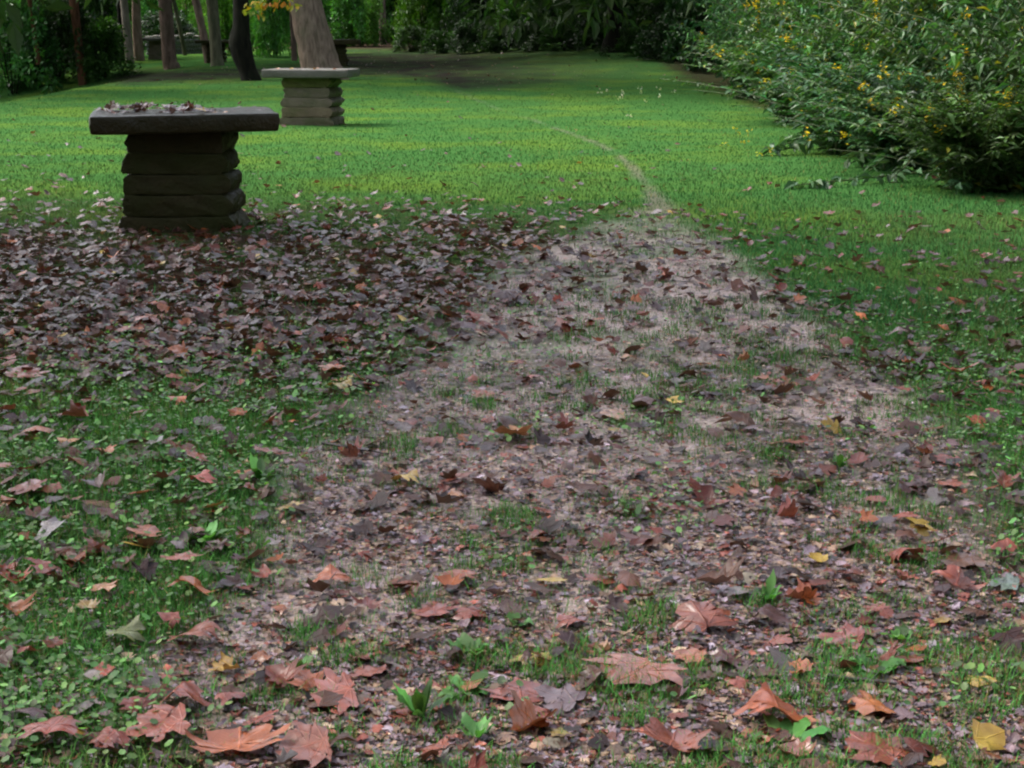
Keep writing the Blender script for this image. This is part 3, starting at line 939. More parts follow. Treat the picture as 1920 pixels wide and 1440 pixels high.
# ------------------------------------------------------------------ the leafy thicket beside the lawn
def thicket_plant(name, seed, n_stems, height, spread, leaf, base, toward=(-1.0, 0.0), flowers=15):
    """arching stems set with lance-shaped drooping leaves; returns mesh data for stems, foliage, flowers"""
    rng = np.random.default_rng(seed)
    st, P, D, S, FP = MB(), [], [], [], []
    for s in range(n_stems):
        a = rng.uniform(0, 6.28)
        r0 = rng.uniform(0, .35)
        b0 = np.array([r0 * math.cos(a), r0 * math.sin(a), -.05])
        lean = np.array([toward[0] * rng.uniform(-.25, 1.0) + rng.normal(0, .35), toward[1] + rng.normal(0, .6), 0]) * spread
        hh = height * rng.uniform(.35, 1.05)
        u = np.linspace(0, 1, 9)
        curve = b0 + lean[None, :] * (u ** 1.5)[:, None] + np.array([0, 0, 1.0]) * (hh * (u - .28 * u ** 3))[:, None]
        st.add(*tube(curve, np.interp(u, [0, 1], [.009, .003]), 5))
        nl = int(hh / .026)
        uu = rng.uniform(.03, 1.0, nl)
        q = np.stack([np.interp(uu, u, curve[:, k]) for k in range(3)], 1)
        az = rng.uniform(0, 6.28, nl)
        d = np.stack([np.cos(az), np.sin(az), rng.uniform(-.75, .35, nl)], 1)
        P.append(q + d * .02); D.append(d)
        S.append(leaf * rng.uniform(.45, 1.2, nl) * np.where(rng.random(nl) < .16, 1.55, 1.0) * (1.1 - .35 * uu))
        if rng.random() < .5: FP.append(curve[-1]); FP.append(curve[-2])
    P, D, S = np.concatenate(P), np.concatenate(D), np.concatenate(S)
    cl = .10 + 1.45 * fbm(P[:, 0] * 1.7 + P[:, 1], P[:, 2] * 1.7 + seed, seed)
    col = jitter_cols(base, len(P), rng, .3, .18) * cl[:, None]
    yel = rng.random(len(P)) < .018
    col[yel] = np.array((.22, .20, .02)) * rng.uniform(.6, 1.3, (yel.sum(), 1))
    V, F, C = leaf_cloud(P, D, S, col, rng, fold=.3, aspect=.42, droop=.25)
    fol = mesh_data(name + "_foliage", V, F, M_SHRUB, False, C)
    rng.shuffle(FP)
    FP = np.array(FP[:flowers])
    flo = []
    for c in FP:
        m = 16
        q = c + rng.normal(0, 1, (m, 3)) * np.array([.024, .024, .045])
        fc = jitter_cols((.62, .40, .010), m, rng, .25, .1)
        V, F, C = leaf_cloud(q, rng.normal(0, 1, q.shape), rng.uniform(.03, .055, m), fc, rng, aspect=.6)
        flo.append(mesh_data("flower_cluster", V, F, M_CROWN, False, C))
    return st.data(name + "_stems", M_STEM, True), fol, flo


TH = [thicket_plant("thicket", 500 + k, 104, 2.75, 1.05, .124, ((.056, .124, .031), (.048, .118, .040), (.064, .119, .026), (.054, .115, .036))[k]) for k in range(4)]


def thicket(label, x, y, s, k, rz, tint=(1, 1, 1), kind="thicket_shrub"):
    z = float(terrain(x, y))
    root = tag(empty(kind, (x, y, z), rz), label, "shrub", "leafy shrubs of the thicket beside the lawn")
    root.scale = (s, s, s)
    a, b, c = TH[k]
    obj("stems", a, root)
    o = obj("foliage", b, root); o.color = (*tint, 1)
    for f in c: obj("flower_cluster", f, root)
    return root


spots = [
    ("glossy big-leaved shrub at the near end of the thicket", 4.75, 11.3, 1.0, 0, .1, (1, 1, 1)),
    ("leafy shrub second from the near end of the thicket", 4.9, 12.9, 1.05, 1, -.2, (1, 1, .95)),
    ("shrub with drooping leaves over the bent stalks", 4.75, 14.2, 1.05, 2, .25, (1, 1.02, 1)),
    ("yellow-flecked shrub in the thicket front, above the lying branch", 5.0, 15.7, 1.1, 3, -.1, (1.1, 1.1, .9)),
    ("bushy shrub spilling low onto the lawn", 4.7, 17.3, 1.0, 0, .3, (.95, 1.05, 1.05)),
    ("blue-green shrub in the thicket front, midway along", 4.95, 19.2, 1.1, 1, -.15, (.95, 1.1, 1.15)),
    ("fine-leaved shrub past the middle of the thicket", 4.9, 21.2, 1.1, 2, .1, (1, 1.15, 1.1)),
    ("blue-green shrub two short of the thicket's far end", 5.0, 23.4, 1.15, 3, .2, (.9, 1.1, 1.15)),
    ("small-leaved shrub next to the thicket's far end", 4.9, 25.8, 1.1, 0, -.3, (.85, 1.05, 1.05)),
    ("dark shrub with a yellow spray at the far end of the thicket", 4.8, 28.3, 1.1, 1, .15, (.7, .9, .85)),
    ("low sprawling shrub pushing out over the lying shoot", 3.85, 11.4, .48, 2, .4, (.95, 1.0, 1.1)),
    ("low blue-green shrub creeping out onto the lawn", 3.75, 13.2, .55, 3, -.5, (.9, 1.05, 1.2)),
    ("low shrub in the middle of the thicket's lawn edge", 3.75, 15.0, .6, 0, .8, (.95, 1.05, 1.1)),
    ("low shrub of small leaves at the thicket's lawn edge", 3.95, 17.2, .65, 1, 1.9, (.85, 1.05, 1.05)),
    ("low dim shrub where the thicket edge draws back", 4.2, 20.0, .7, 2, .2, (.8, 1.0, 1.0)),
    ("shaggy shrub filling the thicket front behind the lying shoot", 4.3, 12.1, .75, 3, 1.2, (1, 1, 1)),
    ("soft green shrub filling the thicket front above the creeping runner", 4.3, 14.1, .8, 1, 2.2, (.95, 1.05, 1.1)),
    ("bluish shrub filling the thicket front halfway along", 4.35, 16.2, .85, 0, 2.9, (.9, 1.05, 1.15)),
    ("dull green shrub filling the thicket front past halfway", 4.4, 18.3, .85, 2, 1.7, (.9, 1.0, 1.0)),
    ("dusky shrub filling the thicket front near its far end", 4.5, 22.3, .9, 3, .9, (.8, .95, .95)),
    ("shadowy shrub filling the thicket front at its far end", 4.5, 26.8, .9, 0, 1.9, (.7, .9, .9)),
]
for s in spots:
    o = thicket(s[0], s[1], s[2] * K, *s[3:])
    if s[0].startswith('low'): o.scale = (s[3] * 1.6, s[3] * 1.9, s[3] * .9)
for k, (x, y, s) in enumerate([(6.2, 10.2, 1.3), (6.3, 12.2, 1.35), (6.3, 14.4, 1.35), (6.4, 16.8, 1.4), (6.4, 19.5, 1.4), (6.5, 22.5, 1.4), (6.4, 26, 1.5), (6.3, 30, 1.5)]):
    thicket("tall leafy shrub standing in the second rank of the thicket", x, y * K, s, (k * 3 + 1) % 4, k * 1.1, (.85, .92, .85))


def lying_branch(label, pts, leafsize, n, seed, lift, cat="branch", kind="leafy_branch"):
    """a leafy shoot bent down onto the grass; pts: pixels along the stalk with their height above ground"""
    rng = np.random.default_rng(seed)
    W = []
    for (px, py, hgt) in pts:
        x, y, z, t = gp(px, py); W.append((x, y, z + hgt))
    W = np.array(W)
    root = tag(empty(kind, tuple(W[0])), label, cat)
    u = np.linspace(0, 1, len(W)); uu = np.linspace(0, 1, 16)
    Q = np.stack([np.interp(uu, u, W[:, k]) for k in range(3)], 1) - W[0]
    b = MB(); b.add(*tube(Q, np.linspace(.011, .004, 16), 6)); b.build("stalk", M_STEM, root)
    t = rng.uniform(.05, 1, n)
    P = np.stack([np.interp(t, uu, Q[:, k]) for k in range(3)], 1)
    D = np.stack([rng.normal(0, .8, n), rng.normal(0, .8, n), rng.uniform(-.7, .25, n)], 1)
    P[:, 2] += lift
    V, F, C = leaf_cloud(P, D, leafsize * rng.uniform(.6, 1.2, n), jitter_cols((.062, .128, .055), n, rng, .4), rng, aspect=.45, droop=.2)
    obj("foliage", mesh_data("foliage", V, F, M_SHRUB, False, C), root)


lying_branch("leafy shoot lying flat on the lawn in front of the thicket", [(1900, 318, .12), (1800, 332, .08), (1690, 340, .06), (1560, 352, .05), (1480, 355, .03)], .15, 75, 1, .02)
lying_branch("bare-stalked shoot bent low from the thicket with few leaves", [(1900, 330, .55), (1800, 345, .42), (1720, 348, .26), (1670, 350, .06)], .13, 34, 2, .02)
lying_branch("long arching stalk stretching out above the lying shoot", [(1910, 300, .50), (1790, 312, .38), (1690, 320, .25), (1630, 330, .05)], .14, 50, 3, .02)
lying_branch("low leafy runner creeping out from the thicket foot onto grass", [(1640, 280, .25), (1560, 285, .15), (1490, 290, .08), (1440, 292, .03)], .15, 80, 4, .04)
lying_branch("leafy shoot drooping to the ground at the thicket's near corner", [(1930, 330, .45), (1880, 345, .3), (1830, 358, .12), (1790, 364, .04)], .15, 110, 5, .03)
lying_branch("bushy runner spreading on the grass under the bluish filling shrub", [(1700, 262, .4), (1620, 272, .25), (1540, 284, .12), (1470, 275, .04)], .15, 120, 6, .05)
lying_branch("pale leafy runner at the foot of the thicket's middle", [(1800, 300, .5), (1730, 306, .3), (1660, 312, .15), (1590, 315, .04)], .15, 120, 7, .05)


# ------------------------------------------------------------------ fallen leaves
HALF = [(0, 0), (.07, -.05), (.2, -.10), (.34, -.06), (.46, -.02), (.36, .06), (.29, .12), (.38, .20), (.50, .28), (.57, .42), (.42, .40), (.30, .38), (.21, .42), (.24, .54), (.29, .66), (.17, .70), (.09, .82), (0, .98)]


def leaf_shape(rng, simple=False):
    o = np.array(HALF)
    if simple: o = o[[0, 2, 4, 6, 9, 12, 14, 17]]
    r, l = o.copy(), o[::-1][1:-1].copy()
    l[:, 0] *= -1
    P = np.concatenate([r, l])
    P[:, 0] *= rng.uniform(.85, 1.12)
    c0 = np.array([0, .34]); q = P - c0; rr0 = np.linalg.norm(q, axis=1, keepdims=True)
    soft = rng.uniform(.10, .50)
    P = c0 + q * (1 - soft + soft * .46 / np.maximum(rr0, .12))
    P += rng.normal(0, .030, P.shape)
    for _ in range(rng.integers(0, 3)):                # torn bits
        k = rng.integers(0, len(P))
        for q, f in ((k - 1, .86), (k, .66), ((k + 1) % len(P), .82)):
            P[q] = np.array([0, .3]) + (P[q] - np.array([0, .3])) * f
    return P


def leaf_mesh(rng, shape, size, simple=False):
    """returns V (metres, lying on z = 0), F, uv"""
    O = leaf_shape(rng, simple)
    if not simple:                                     # a vertex between each pair
        O = np.stack([O, (O + np.roll(O, -1, 0)) / 2], 1).reshape(-1, 2)
    cen = np.array([0, .30])
    n = len(O)
    fr = (1.0,) if simple else (.33, .62, .85, 1.0)
    uv = np.concatenate([[cen]] + [cen + (O - cen) * f for f in fr])
    F3 = np.stack([np.zeros(n, int), 1 + np.arange(n), 1 + (np.arange(n) + 1) % n], 1)
    F4 = []
    for k in range(len(fr) - 1):
        a, b = 1 + k * n + np.arange(n), 1 + k * n + (np.arange(n) + 1) % n
        F4.append(np.stack([a, a + n, b + n, b], 1))
    u, v = uv[:, 0] * rng.uniform(.8, 1.08), (uv[:, 1] - .35) * (rng.uniform(.5, .85) if not simple else 1.0)
    th, rr = np.arctan2(u, v), np.hypot(u, v)
    ph = rng.uniform(0, 6.28, 3)
    rip = (np.sin(3 * th + ph[0]) * .5 + np.sin(5 * th + ph[1]) * .35) * rr ** 1.5 + .10 * np.sin(9 * u + ph[2]) * np.sin(8 * v + ph[0])
    x, y, z = u.copy(), v.copy(), np.zeros_like(u)
    tilt = [rng.normal(0, .13), rng.normal(0, .13)]
    if shape == "flat":
        z = .07 * u * u + .06 * v * v * rng.choice([-1, 1]) + .06 * rip
    elif shape == "dome":
        z = -1.0 * u * u - .7 * v * v + .16 * rip
    elif shape == "cup":
        z = .8 * u * u + .55 * v * v + .18 * rip
    elif shape == "tent":
        z = -np.abs(u) * .95 - .3 * v * v + .12 * rip
    elif shape == "fold":
        z = np.abs(u) * 1.4 + .4 * v * v + .15 * rip
        tilt[0] += rng.uniform(.2, .5)
    elif shape in ("roll", "curl"):
        k = 4.2 if shape == "roll" else 2.6
        sgn = -1 if rng.random() < .5 else 1
        w = u if rng.random() < .6 else v
        s, c = np.sin(w * k) / k, (1 - np.cos(w * k)) / k * sgn
        if w is u: x = s
        else: y = s
        z = c + .12 * rip + .25 * (v if w is u else u) ** 2
    elif shape == "wave":
        z = .16 * np.sin(5 * u + ph[0]) + .5 * v * v + .25 * rip
    elif shape == "stand":
        z = .5 * u * u - .4 * v * v + .25 * rip
        tilt = [rng.uniform(.35, .65), rng.normal(0, .2)]
    for _ in range(3):                                 # crumples
        a_, f_ = rng.uniform(0, 6.28), rng.uniform(6, 13)
        z = z + .028 * np.abs(np.sin((u * math.cos(a_) + v * math.sin(a_)) * f_ + rng.uniform(0, 6.28)))
    P = np.stack([x, y, z], 1)
    ca, sa = math.cos(tilt[0]), math.sin(tilt[0])
    P = np.stack([P[:, 0], P[:, 1] * ca - P[:, 2] * sa, P[:, 1] * sa + P[:, 2] * ca], 1)
    cb, sb = math.cos(tilt[1]), math.sin(tilt[1])
    P = np.stack([P[:, 0] * cb + P[:, 2] * sb, P[:, 1], -P[:, 0] * sb + P[:, 2] * cb], 1)
    P[:, 2] *= .65 if shape == 'flat' else .78
    P *= size / 1.06
    P[:, 2] -= np.percentile(P[:, 2], 6 if simple else 16)
    return P, [F3] + F4, uv


LC = {"R": (.25, .042, .016), "P": (.29, .070, .035), "O": (.38, .105, .026), "T": (.48, .225, .085), "Y": (.46, .31, .045), "D": (.085, .024, .018), "M": (.17, .100, .105), "G": (.23, .195, .185),
      "B": (.16, .060, .030), "N": (.18, .20, .05), "S": (.16, .20, .15)}

HERO = [
    (965, 828, 95, "T", "wave", "pale orange-tan leaf with jagged lobes in the middle of the path"),
    (873, 831, 38, "O", "stand", "small tan leaf standing on edge beside the pale orange-tan leaf"),
    (655, 862, 60, "R", "fold", "glossy dark red folded leaf under the thin black twig"),
    (508, 862, 80, "P", "flat", "flat mauve-red leaf at the grass edge short of the thin black twig"),
    (335, 765, 66, "O", "curl", "bright russet leaf curled up in clover grass"),
    (335, 680, 60, "O", "stand", "orange-brown ragged leaf standing up among dull leaf litter"),
    (280, 615, 66, "R", "dome", "dark russet hunched leaf in the shade before the dark stone table"),
    (637, 741, 66, "Y", "wave", "narrow yellow curled leaf beside the littered path edge"),
    (1385, 803, 82, "B", "tent", "brown leaf arched like a tent over the path"),
    (1463, 738, 46, "T", "fold", "tan leaf with one lobe sticking up beside a grass tuft"),
    (975, 687, 36, "R", "dome", "small red-brown leaf shaped like an upturned boat on the path"),
    (1180, 677, 46, "T", "curl", "curled yellowish tan leaf lying far up the path"),
    (1392, 680, 38, "T", "fold", "small orange folded leaf on pale chips up the path"),
    (1320, 540, 36, "O", "dome", "orange humped leaf at the far path edge"),
    (1025, 1050, 62, "D", "curl", "maroon crumpled leaf propped against a dark grass tuft"),
    (1690, 1054, 108, "R", "roll", "large glossy red-brown leaf rolled into a ridge"),
    (1875, 1042, 62, "P", "tent", "pinkish brown folded leaf beyond the glossy rolled leaf"),
    (1310, 1178, 108, "P", "dome", "smooth pinkish brown domed leaf beside the blackish tented leaf"),
    (1432, 1175, 92, "D", "tent", "blackish brown leaf humped like a tent"),
    (1070, 1177, 78, "R", "curl", "crumpled red-brown leaf in the middle of the muddy path"),
    (1455, 1357, 130, "O", "wave", "long russet leaf with raised wavy edge near the twisted pale-tipped leaf"),
    (1632, 1342, 122, "O", "curl", "twisted russet leaf with a pale curled tip"),
    (1640, 1422, 145, "P", "flat", "large wet rosy brown leaf cut by the picture's lower edge"),
    (1500, 1130, 62, "O", "fold", "orange leaf upright in bright green grass"),
    (1640, 1152, 64, "P", "flat", "flat salmon brown leaf near small weeds"),
    (1580, 1212, 112, "P", "flat", "salmon brown leaf half sunk in mud and grass"),
    (1795, 1106, 84, "P", "wave", "salmon brown ruffled leaf just short of the glossy rolled leaf"),
    (1885, 1108, 84, "S", "flat", "pale grey-green flat leaf at the path's edge"),
    (1800, 1066, 105, "B", "flat", "muddy brown leaf flattened beside the glossy rolled leaf"),
    (985, 1372, 98, "O", "fold", "orange-edged leaf folded over a dark hollow"),
    (1045, 1325, 105, "M", "flat", "greyish mauve lobed leaf lying over a russet one"),
    (975, 1312, 115, "R", "flat", "russet leaf partly covered by the greyish mauve leaf"),
    (1260, 1405, 112, "P", "wave", "plum brown leaf wrinkled in the mud"),
    (1190, 1278, 165, "P", "flat", "broad flat rosy brown leaf with a long point across the path"),
    (815, 1422, 84, "P", "flat", "rosy red leaf flat below the upright plantain weed"),
    (625, 1318, 155, "P", "flat", "broad reddish leaf pressed into the mud by the bright grass sprout"),
    (690, 1273, 72, "P", "flat", "small pink-brown leaf pressed in mud"),
    (572, 1293, 76, "O", "stand", "rusty leaf tipped up behind the bright grass sprout"),
    (340, 1330, 104, "P", "tent", "peaked wine-brown leaf with sharp lobes"),
    (252, 1352, 80, "R", "stand", "dark russet leaf standing beside the peaked wine-brown leaf"),
    (105, 1400, 140, "R", "dome", "large brown leaf with a dark curled tip among clover"),
    (205, 1424, 100, "R", "curl", "crinkled brown leaf beside the large dark-tipped leaf"),
    (450, 1412, 150, "O", "cup", "big cupped orange leaf with a dark hollow centre"),
    (300, 1388, 135, "P", "flat", "long pale brown leaf lying between the cupped orange and large dark-tipped leaves"),
    (575, 1420, 150, "P", "flat", "wet plum-red leaf stretched beside the cupped orange leaf"),
    (370, 1212, 112, "P", "wave", "brownish pink leaf with upturned tip at the grass edge"),
    (320, 1180, 60, "R", "curl", "shiny rust leaf curled over the brownish pink one"),
    (365, 1132, 78, "O", "wave", "orange-tan torn leaf in fine grass"),
    (200, 1122, 58, "T", "curl", "light orange curled leaf in the grass beside red leaves"),
    (487, 1092, 68, "R", "roll", "russet rolled leaf on bare mud at the path edge"),
    (525, 1151, 42, "O", "dome", "small amber humped leaf beside a grass sprout on mud"),
    (345, 1070, 80, "P", "flat", "salmon leaf lying flat behind a green weed clump"),
    (95, 1020, 80, "G", "wave", "crumpled pale grey leaf in the grass"),
    (275, 1020, 84, "O", "flat", "faded orange leaf laid across clover"),
    (338, 1042, 42, "G", "dome", "small silvery grey leaf by the green weed clump"),
    (235, 1213, 76, "N", "wave", "yellow-green leaf sunk in the grass"),
    (100, 1230, 54, "P", "stand", "pointed dusty pink leaf tilted up in grass"),
    (25, 1166, 50, "O", "fold", "bright rust leaf folded over clover at the picture's edge"),
    (18, 1092, 56, "R", "roll", "brown rolled leaf cut by the picture's edge"),
    (85, 1090, 74, "R", "flat", "deep red leaf with pointed lobes in clover"),
    (50, 936, 96, "P", "flat", "long dull red leaf across the grass at the edge of view"),
    (20, 962, 56, "O", "curl", "orange-brown curled leaf beneath the long dull red leaf"),
    (262, 945, 78, "O", "flat", "star-shaped leaf with an orange heart and mauve lobes"),
    (185, 925, 54, "M", "fold", "mauve-grey folded leaf standing in grass"),
    (470, 936, 48, "R", "stand", "small red leaf upright where grass meets path"),
    (545, 963, 64, "Y", "flat", "faded yellow leaf on the mud beside the grass"),
    (140, 800, 92, "R", "roll", "dark red twisted leaf in thick grass"),
    (70, 826, 66, "O", "dome", "pale rust domed leaf in thick grass"),
    (130, 843, 54, "T", "curl", "tan leaf with a yellow scrap beside it in thick grass"),
    (12, 785, 50, "P", "wave", "pink-brown leaf at the edge of view in thick grass"),
    (48, 715, 80, "P", "flat", "long pinkish leaf lying in dull litter and grass"),
    (230, 718, 54, "M", "flat", "mauve-grey leaf flat among green sprigs"),
    (445, 790, 44, "O", "stand", "rust leaf leaning against another in thin grass"),
    (412, 822, 48, "M", "dome", "silvery mauve humped leaf in thin grass"),
    (620, 706, 62, "O", "flat", "orange-brown leaf flat above the narrow yellow leaf"),
    (658, 690, 32, "R", "curl", "small coppery curled leaf next to the flat orange-brown one"),
    (757, 718, 48, "B", "cup", "brown leaf with both tips turned up like a bowl"),
    (905, 748, 56, "P", "flat", "pinkish leaf with one dark raised corner"),
    (800, 666, 48, "R", "flat", "plain red-brown leaf at the path edge up the slope"),
    (920, 909, 54, "D", "stand", "deep maroon leaf raised to a sharp peak"),
    (858, 906, 72, "P", "flat", "pale pink-brown leaf beside the deep maroon peak"),
    (762, 908, 66, "Y", "wave", "golden yellow ragged leaf on the path"),
    (810, 946, 52, "D", "fold", "dark maroon folded leaf touching an orange leaf"),
    (856, 937, 54, "T", "curl", "light orange leaf touching the dark maroon folded one"),
    (810, 835, 58, "P", "curl", "reddish shiny curled leaf beside the small standing tan leaf"),
    (1015, 966, 54, "P", "flat", "faint pink leaf on chips with an orange scrap"),
    (622, 1098, 88, "O", "wave", "rusty crinkled leaf bridging the mud"),
    (858, 1093, 84, "P", "flat", "salmon red flattened leaf, farther of the overlapping pair"),
    (755, 1104, 88, "P", "flat", "salmon red flattened leaf, nearer of the overlapping pair"),
    (690, 1146, 64, "R", "wave", "torn red-brown leaf on tan chips"),
    (815, 1156, 78, "R", "flat", "red-brown leaf with a black stalk end on tan chips"),
    (1035, 1100, 62, "Y", "flat", "pale straw-yellow leaf below the maroon crumpled leaf"),
    (1120, 1098, 74, "P", "flat", "faded salmon leaf flat on tan chips"),
    (1480, 842, 104, "P", "flat", "reddish leaf flat on the path below the tent-shaped brown leaf"),
    (1692, 740, 64, "P", "flat", "pinkish leaf with a whitish scrap at its end"),
    (1640, 740, 36, "G", "flat", "whitish grey leaf scrap by a pinkish leaf"),
    (1735, 852, 54, "R", "curl", "curled red-brown leaf near the grassy verge"),
    (1702, 930, 72, "D", "stand", "maroon leaf with a tall pointed lobe"),
    (1640, 946, 64, "P", "flat", "flat brownish leaf leading up to the tall maroon one"),
    (1785, 916, 58, "P", "flat", "dusty pink leaf beside a black hollow under its neighbour"),
    (1880, 916, 60, "P", "fold", "dusty pink folded leaf at the verge"),
    (1475, 976, 68, "P", "fold", "slim pink-red folded leaf on grey chips"),
    (1265, 960, 58, "R", "flat", "red scrap of leaf lying in short grass"),
    (1150, 787, 92, "T", "flat", "long flattened pale orange leaf across the path"),
    (1210, 766, 58, "D", "tent", "dark purple-brown peaked leaf across the path"),
    (1050, 809, 48, "R", "fold", "thin red-brown leaf beyond the pale orange-tan leaf"),
    (1685, 640, 62, "M", "curl", "mauve curled leaf with a pale lip at the verge"),
    (1800, 711, 64, "O", "wave", "olive-orange leaf half hidden in clover at the verge"),
    (948, 570, 64, "D", "tent", "black-brown leaf humped at the far path edge"),
    (1700, 508, 38, "R", "dome", "red humped leaf out on the lawn"),
    (1848, 484, 26, "R", "stand", "small rust-red leaf standing alone on the lawn near the thicket"),
]
rng = np.random.default_rng(42)
RZ_AX = {"roll": None}


def place_leaf(px, py, w, ck, shape, label, group=None, sz=None, rngl=rng, rz=None, loc=None, cvar=.18, mesh=None):
    if loc is None:
        x, y, z, t = gp(px, py)
        zc = y * CP - (z - CAM_H) * SP
        size = w / FPX * zc if sz is None else sz
        gz = zones(np.array([x]), np.array([y]))
        loc = (x, y, z + .010 + .05 * size + .016 * (1 - float(gz[3][0])) * (py > 500))
    else:
        size = sz
    V, F, uv = leaf_mesh(rngl, shape, size)
    by = {}
    for f in F: by.setdefault(f.shape[1], []).append(f)
    me = mesh_data("fallen_leaf", V, [np.concatenate(v) for v in by.values()], M_DEAD, True, None, uv)
    o = obj("fallen_leaf", me)
    o.location = loc
    o.rotation_euler = (rngl.normal(0, .06), rngl.normal(0, .06), rngl.uniform(0, 6.28) if rz is None else rz)
    c = np.array(LC[ck]) * math.exp(rngl.normal(0, cvar)) * (1 + rngl.uniform(-.08, .08, 3))
    o.color = (*np.clip(c, .01, .9), 1)
    return tag(o, label, "leaf", group)


for (px, py, w, ck, sh, lb) in HERO:
    place_leaf(px, py, w * (1.08 + .22 * min(max((py - 950) / 250, 0), 1)), ck, sh, lb, "dead leaves on the path and grass", rz=rng.normal(0, .5) + (math.pi / 2 if rng.random() < .6 else 0), cvar=.08)

# leaves heaped on the near tabletop
hx, hy, hz = near_table.location
ca, sa = math.cos(near_slab.rotation_euler[2]), math.sin(near_slab.rotation_euler[2])
TOPL = {"B": "brown dead leaf in the heap on the dark stone tabletop", "D": "blackish dead leaf in the heap on the dark stone tabletop", "R": "red-brown dead leaf on the dark stone tabletop", "T": "light tan dead leaf on the dark stone tabletop",
        "G": "pale grey dead leaf on the dark stone tabletop", "M": "mauve dead leaf on the dark stone tabletop", "Y": "yellowish dead leaf on the dark stone tabletop"}
for k in range(100):
    u = rng.uniform(-.57, .18) if k < 84 else rng.uniform(.1, .53)
    v = rng.uniform(-.36, .40)
    heap = max(0, 1 - ((u + .22) / .38) ** 2) * max(0, 1 - ((v + .0) / .5) ** 2)
    ck = "BDDDBDDMDG"[rng.integers(10)] if k < 84 else "DMGBT"[rng.integers(5)]
    sh = ("flat", "wave", "curl", "dome", "curl", "fold")[rng.integers(6)] if heap > .2 else "flat"
    X, Yy = hx + near_slab.location.x + u * ca - v * sa, hy + u * sa + v * ca
    Zt = hz + top1 + u * math.tan(R(.55))
    place_leaf(0, 0, 0, ck, sh, TOPL[ck], "dead leaves heaped on the dark stone table", sz=rng.uniform(.06, .115) if k < 84 else rng.uniform(.04, .07), loc=(X, Yy, Zt + .004 + heap * rng.uniform(.005, .055)))
for k, (u, v, sh, ck) in enumerate([(-.02, -.2, "stand", "D"), (.10, -.38, "stand", "Y")]):
    X, Yy = hx + near_slab.location.x + u * ca - v * sa, hy + u * sa + v * ca
    place_leaf(0, 0, 0, ck, sh, ("black spike of a leaf sticking up from the tabletop heap", "yellowish leaf draped at the front lip of the dark stone tabletop")[k], "dead leaves heaped on the dark stone table", sz=.13, loc=(X, Yy, hz + top1 + .02))
# small pale leaves on the middle table
for k in range(9):
    u, v = rng.uniform(-.55, .55), rng.uniform(-.42, .1)
    place_leaf(0, 0, 0, "TYG"[k % 3], "curl", {"T": "tan scrap of leaf on the pale grey tabletop", "Y": "yellow scrap of leaf on the pale grey tabletop", "G": "whitish scrap of leaf on the pale grey tabletop"}["TYG"[k % 3]],
               "leaf scraps on the pale stone table", sz=rng.uniform(.06, .1), loc=(mid_table.location.x + u, mid_table.location.y + v, mid_table.location.z + top2 + .004))

# more single leaves strewn over path, grass and lawn
AREA = {"path": "lying on the trodden path", "grass": "lying in the grass and clover beside the path", "litter": "lying in the leaf litter before the dark stone table", "lawn": "lying out on the open lawn"}
CN = {"R": "plain red-brown fallen leaf", "P": "plain pinkish brown fallen leaf", "O": "plain orange-brown fallen leaf", "B": "plain dull brown fallen leaf", "M": "plain greyish mauve fallen leaf", "D": "plain blackish fallen leaf", "Y": "plain yellow fallen leaf", "G": "plain pale grey fallen leaf"}
taken = [(h[0], h[1]) for h in HERO]
made = 0
while made < 76:
    px, py = rng.uniform(-20, 1940), 520 + 920 * rng.random() ** .9
    x, y, z, t = ground_at(np.array([px]), np.array([py]))
    _, _, zc, path, trail, back, left = zones(x, y)
    if any(abs(px - a) < 38 and abs(py - b) < 26 for a, b in taken): continue
    if py < 700 and rng.random() > .35 + float(left[0]): continue
    taken.append((px, py)); made += 1
    zone = "litter" if left[0] > .5 else "path" if path[0] > .45 else "lawn" if (px > 1300 and py < 760) else "grass"
    ck = "RPPOBBMRDGRP"[rng.integers(12)] if rng.random() > .04 else "Y"
    sh = ("flat", "flat", "flat", "curl", "wave", "dome", "flat", "tent", "wave", "flat")[rng.integers(10)]
    place_leaf(px, py, 0, ck, sh, CN[ck] + " " + AREA[zone], "plain dead leaves strewn about, " + zone, sz=rng.uniform(.045, .10))

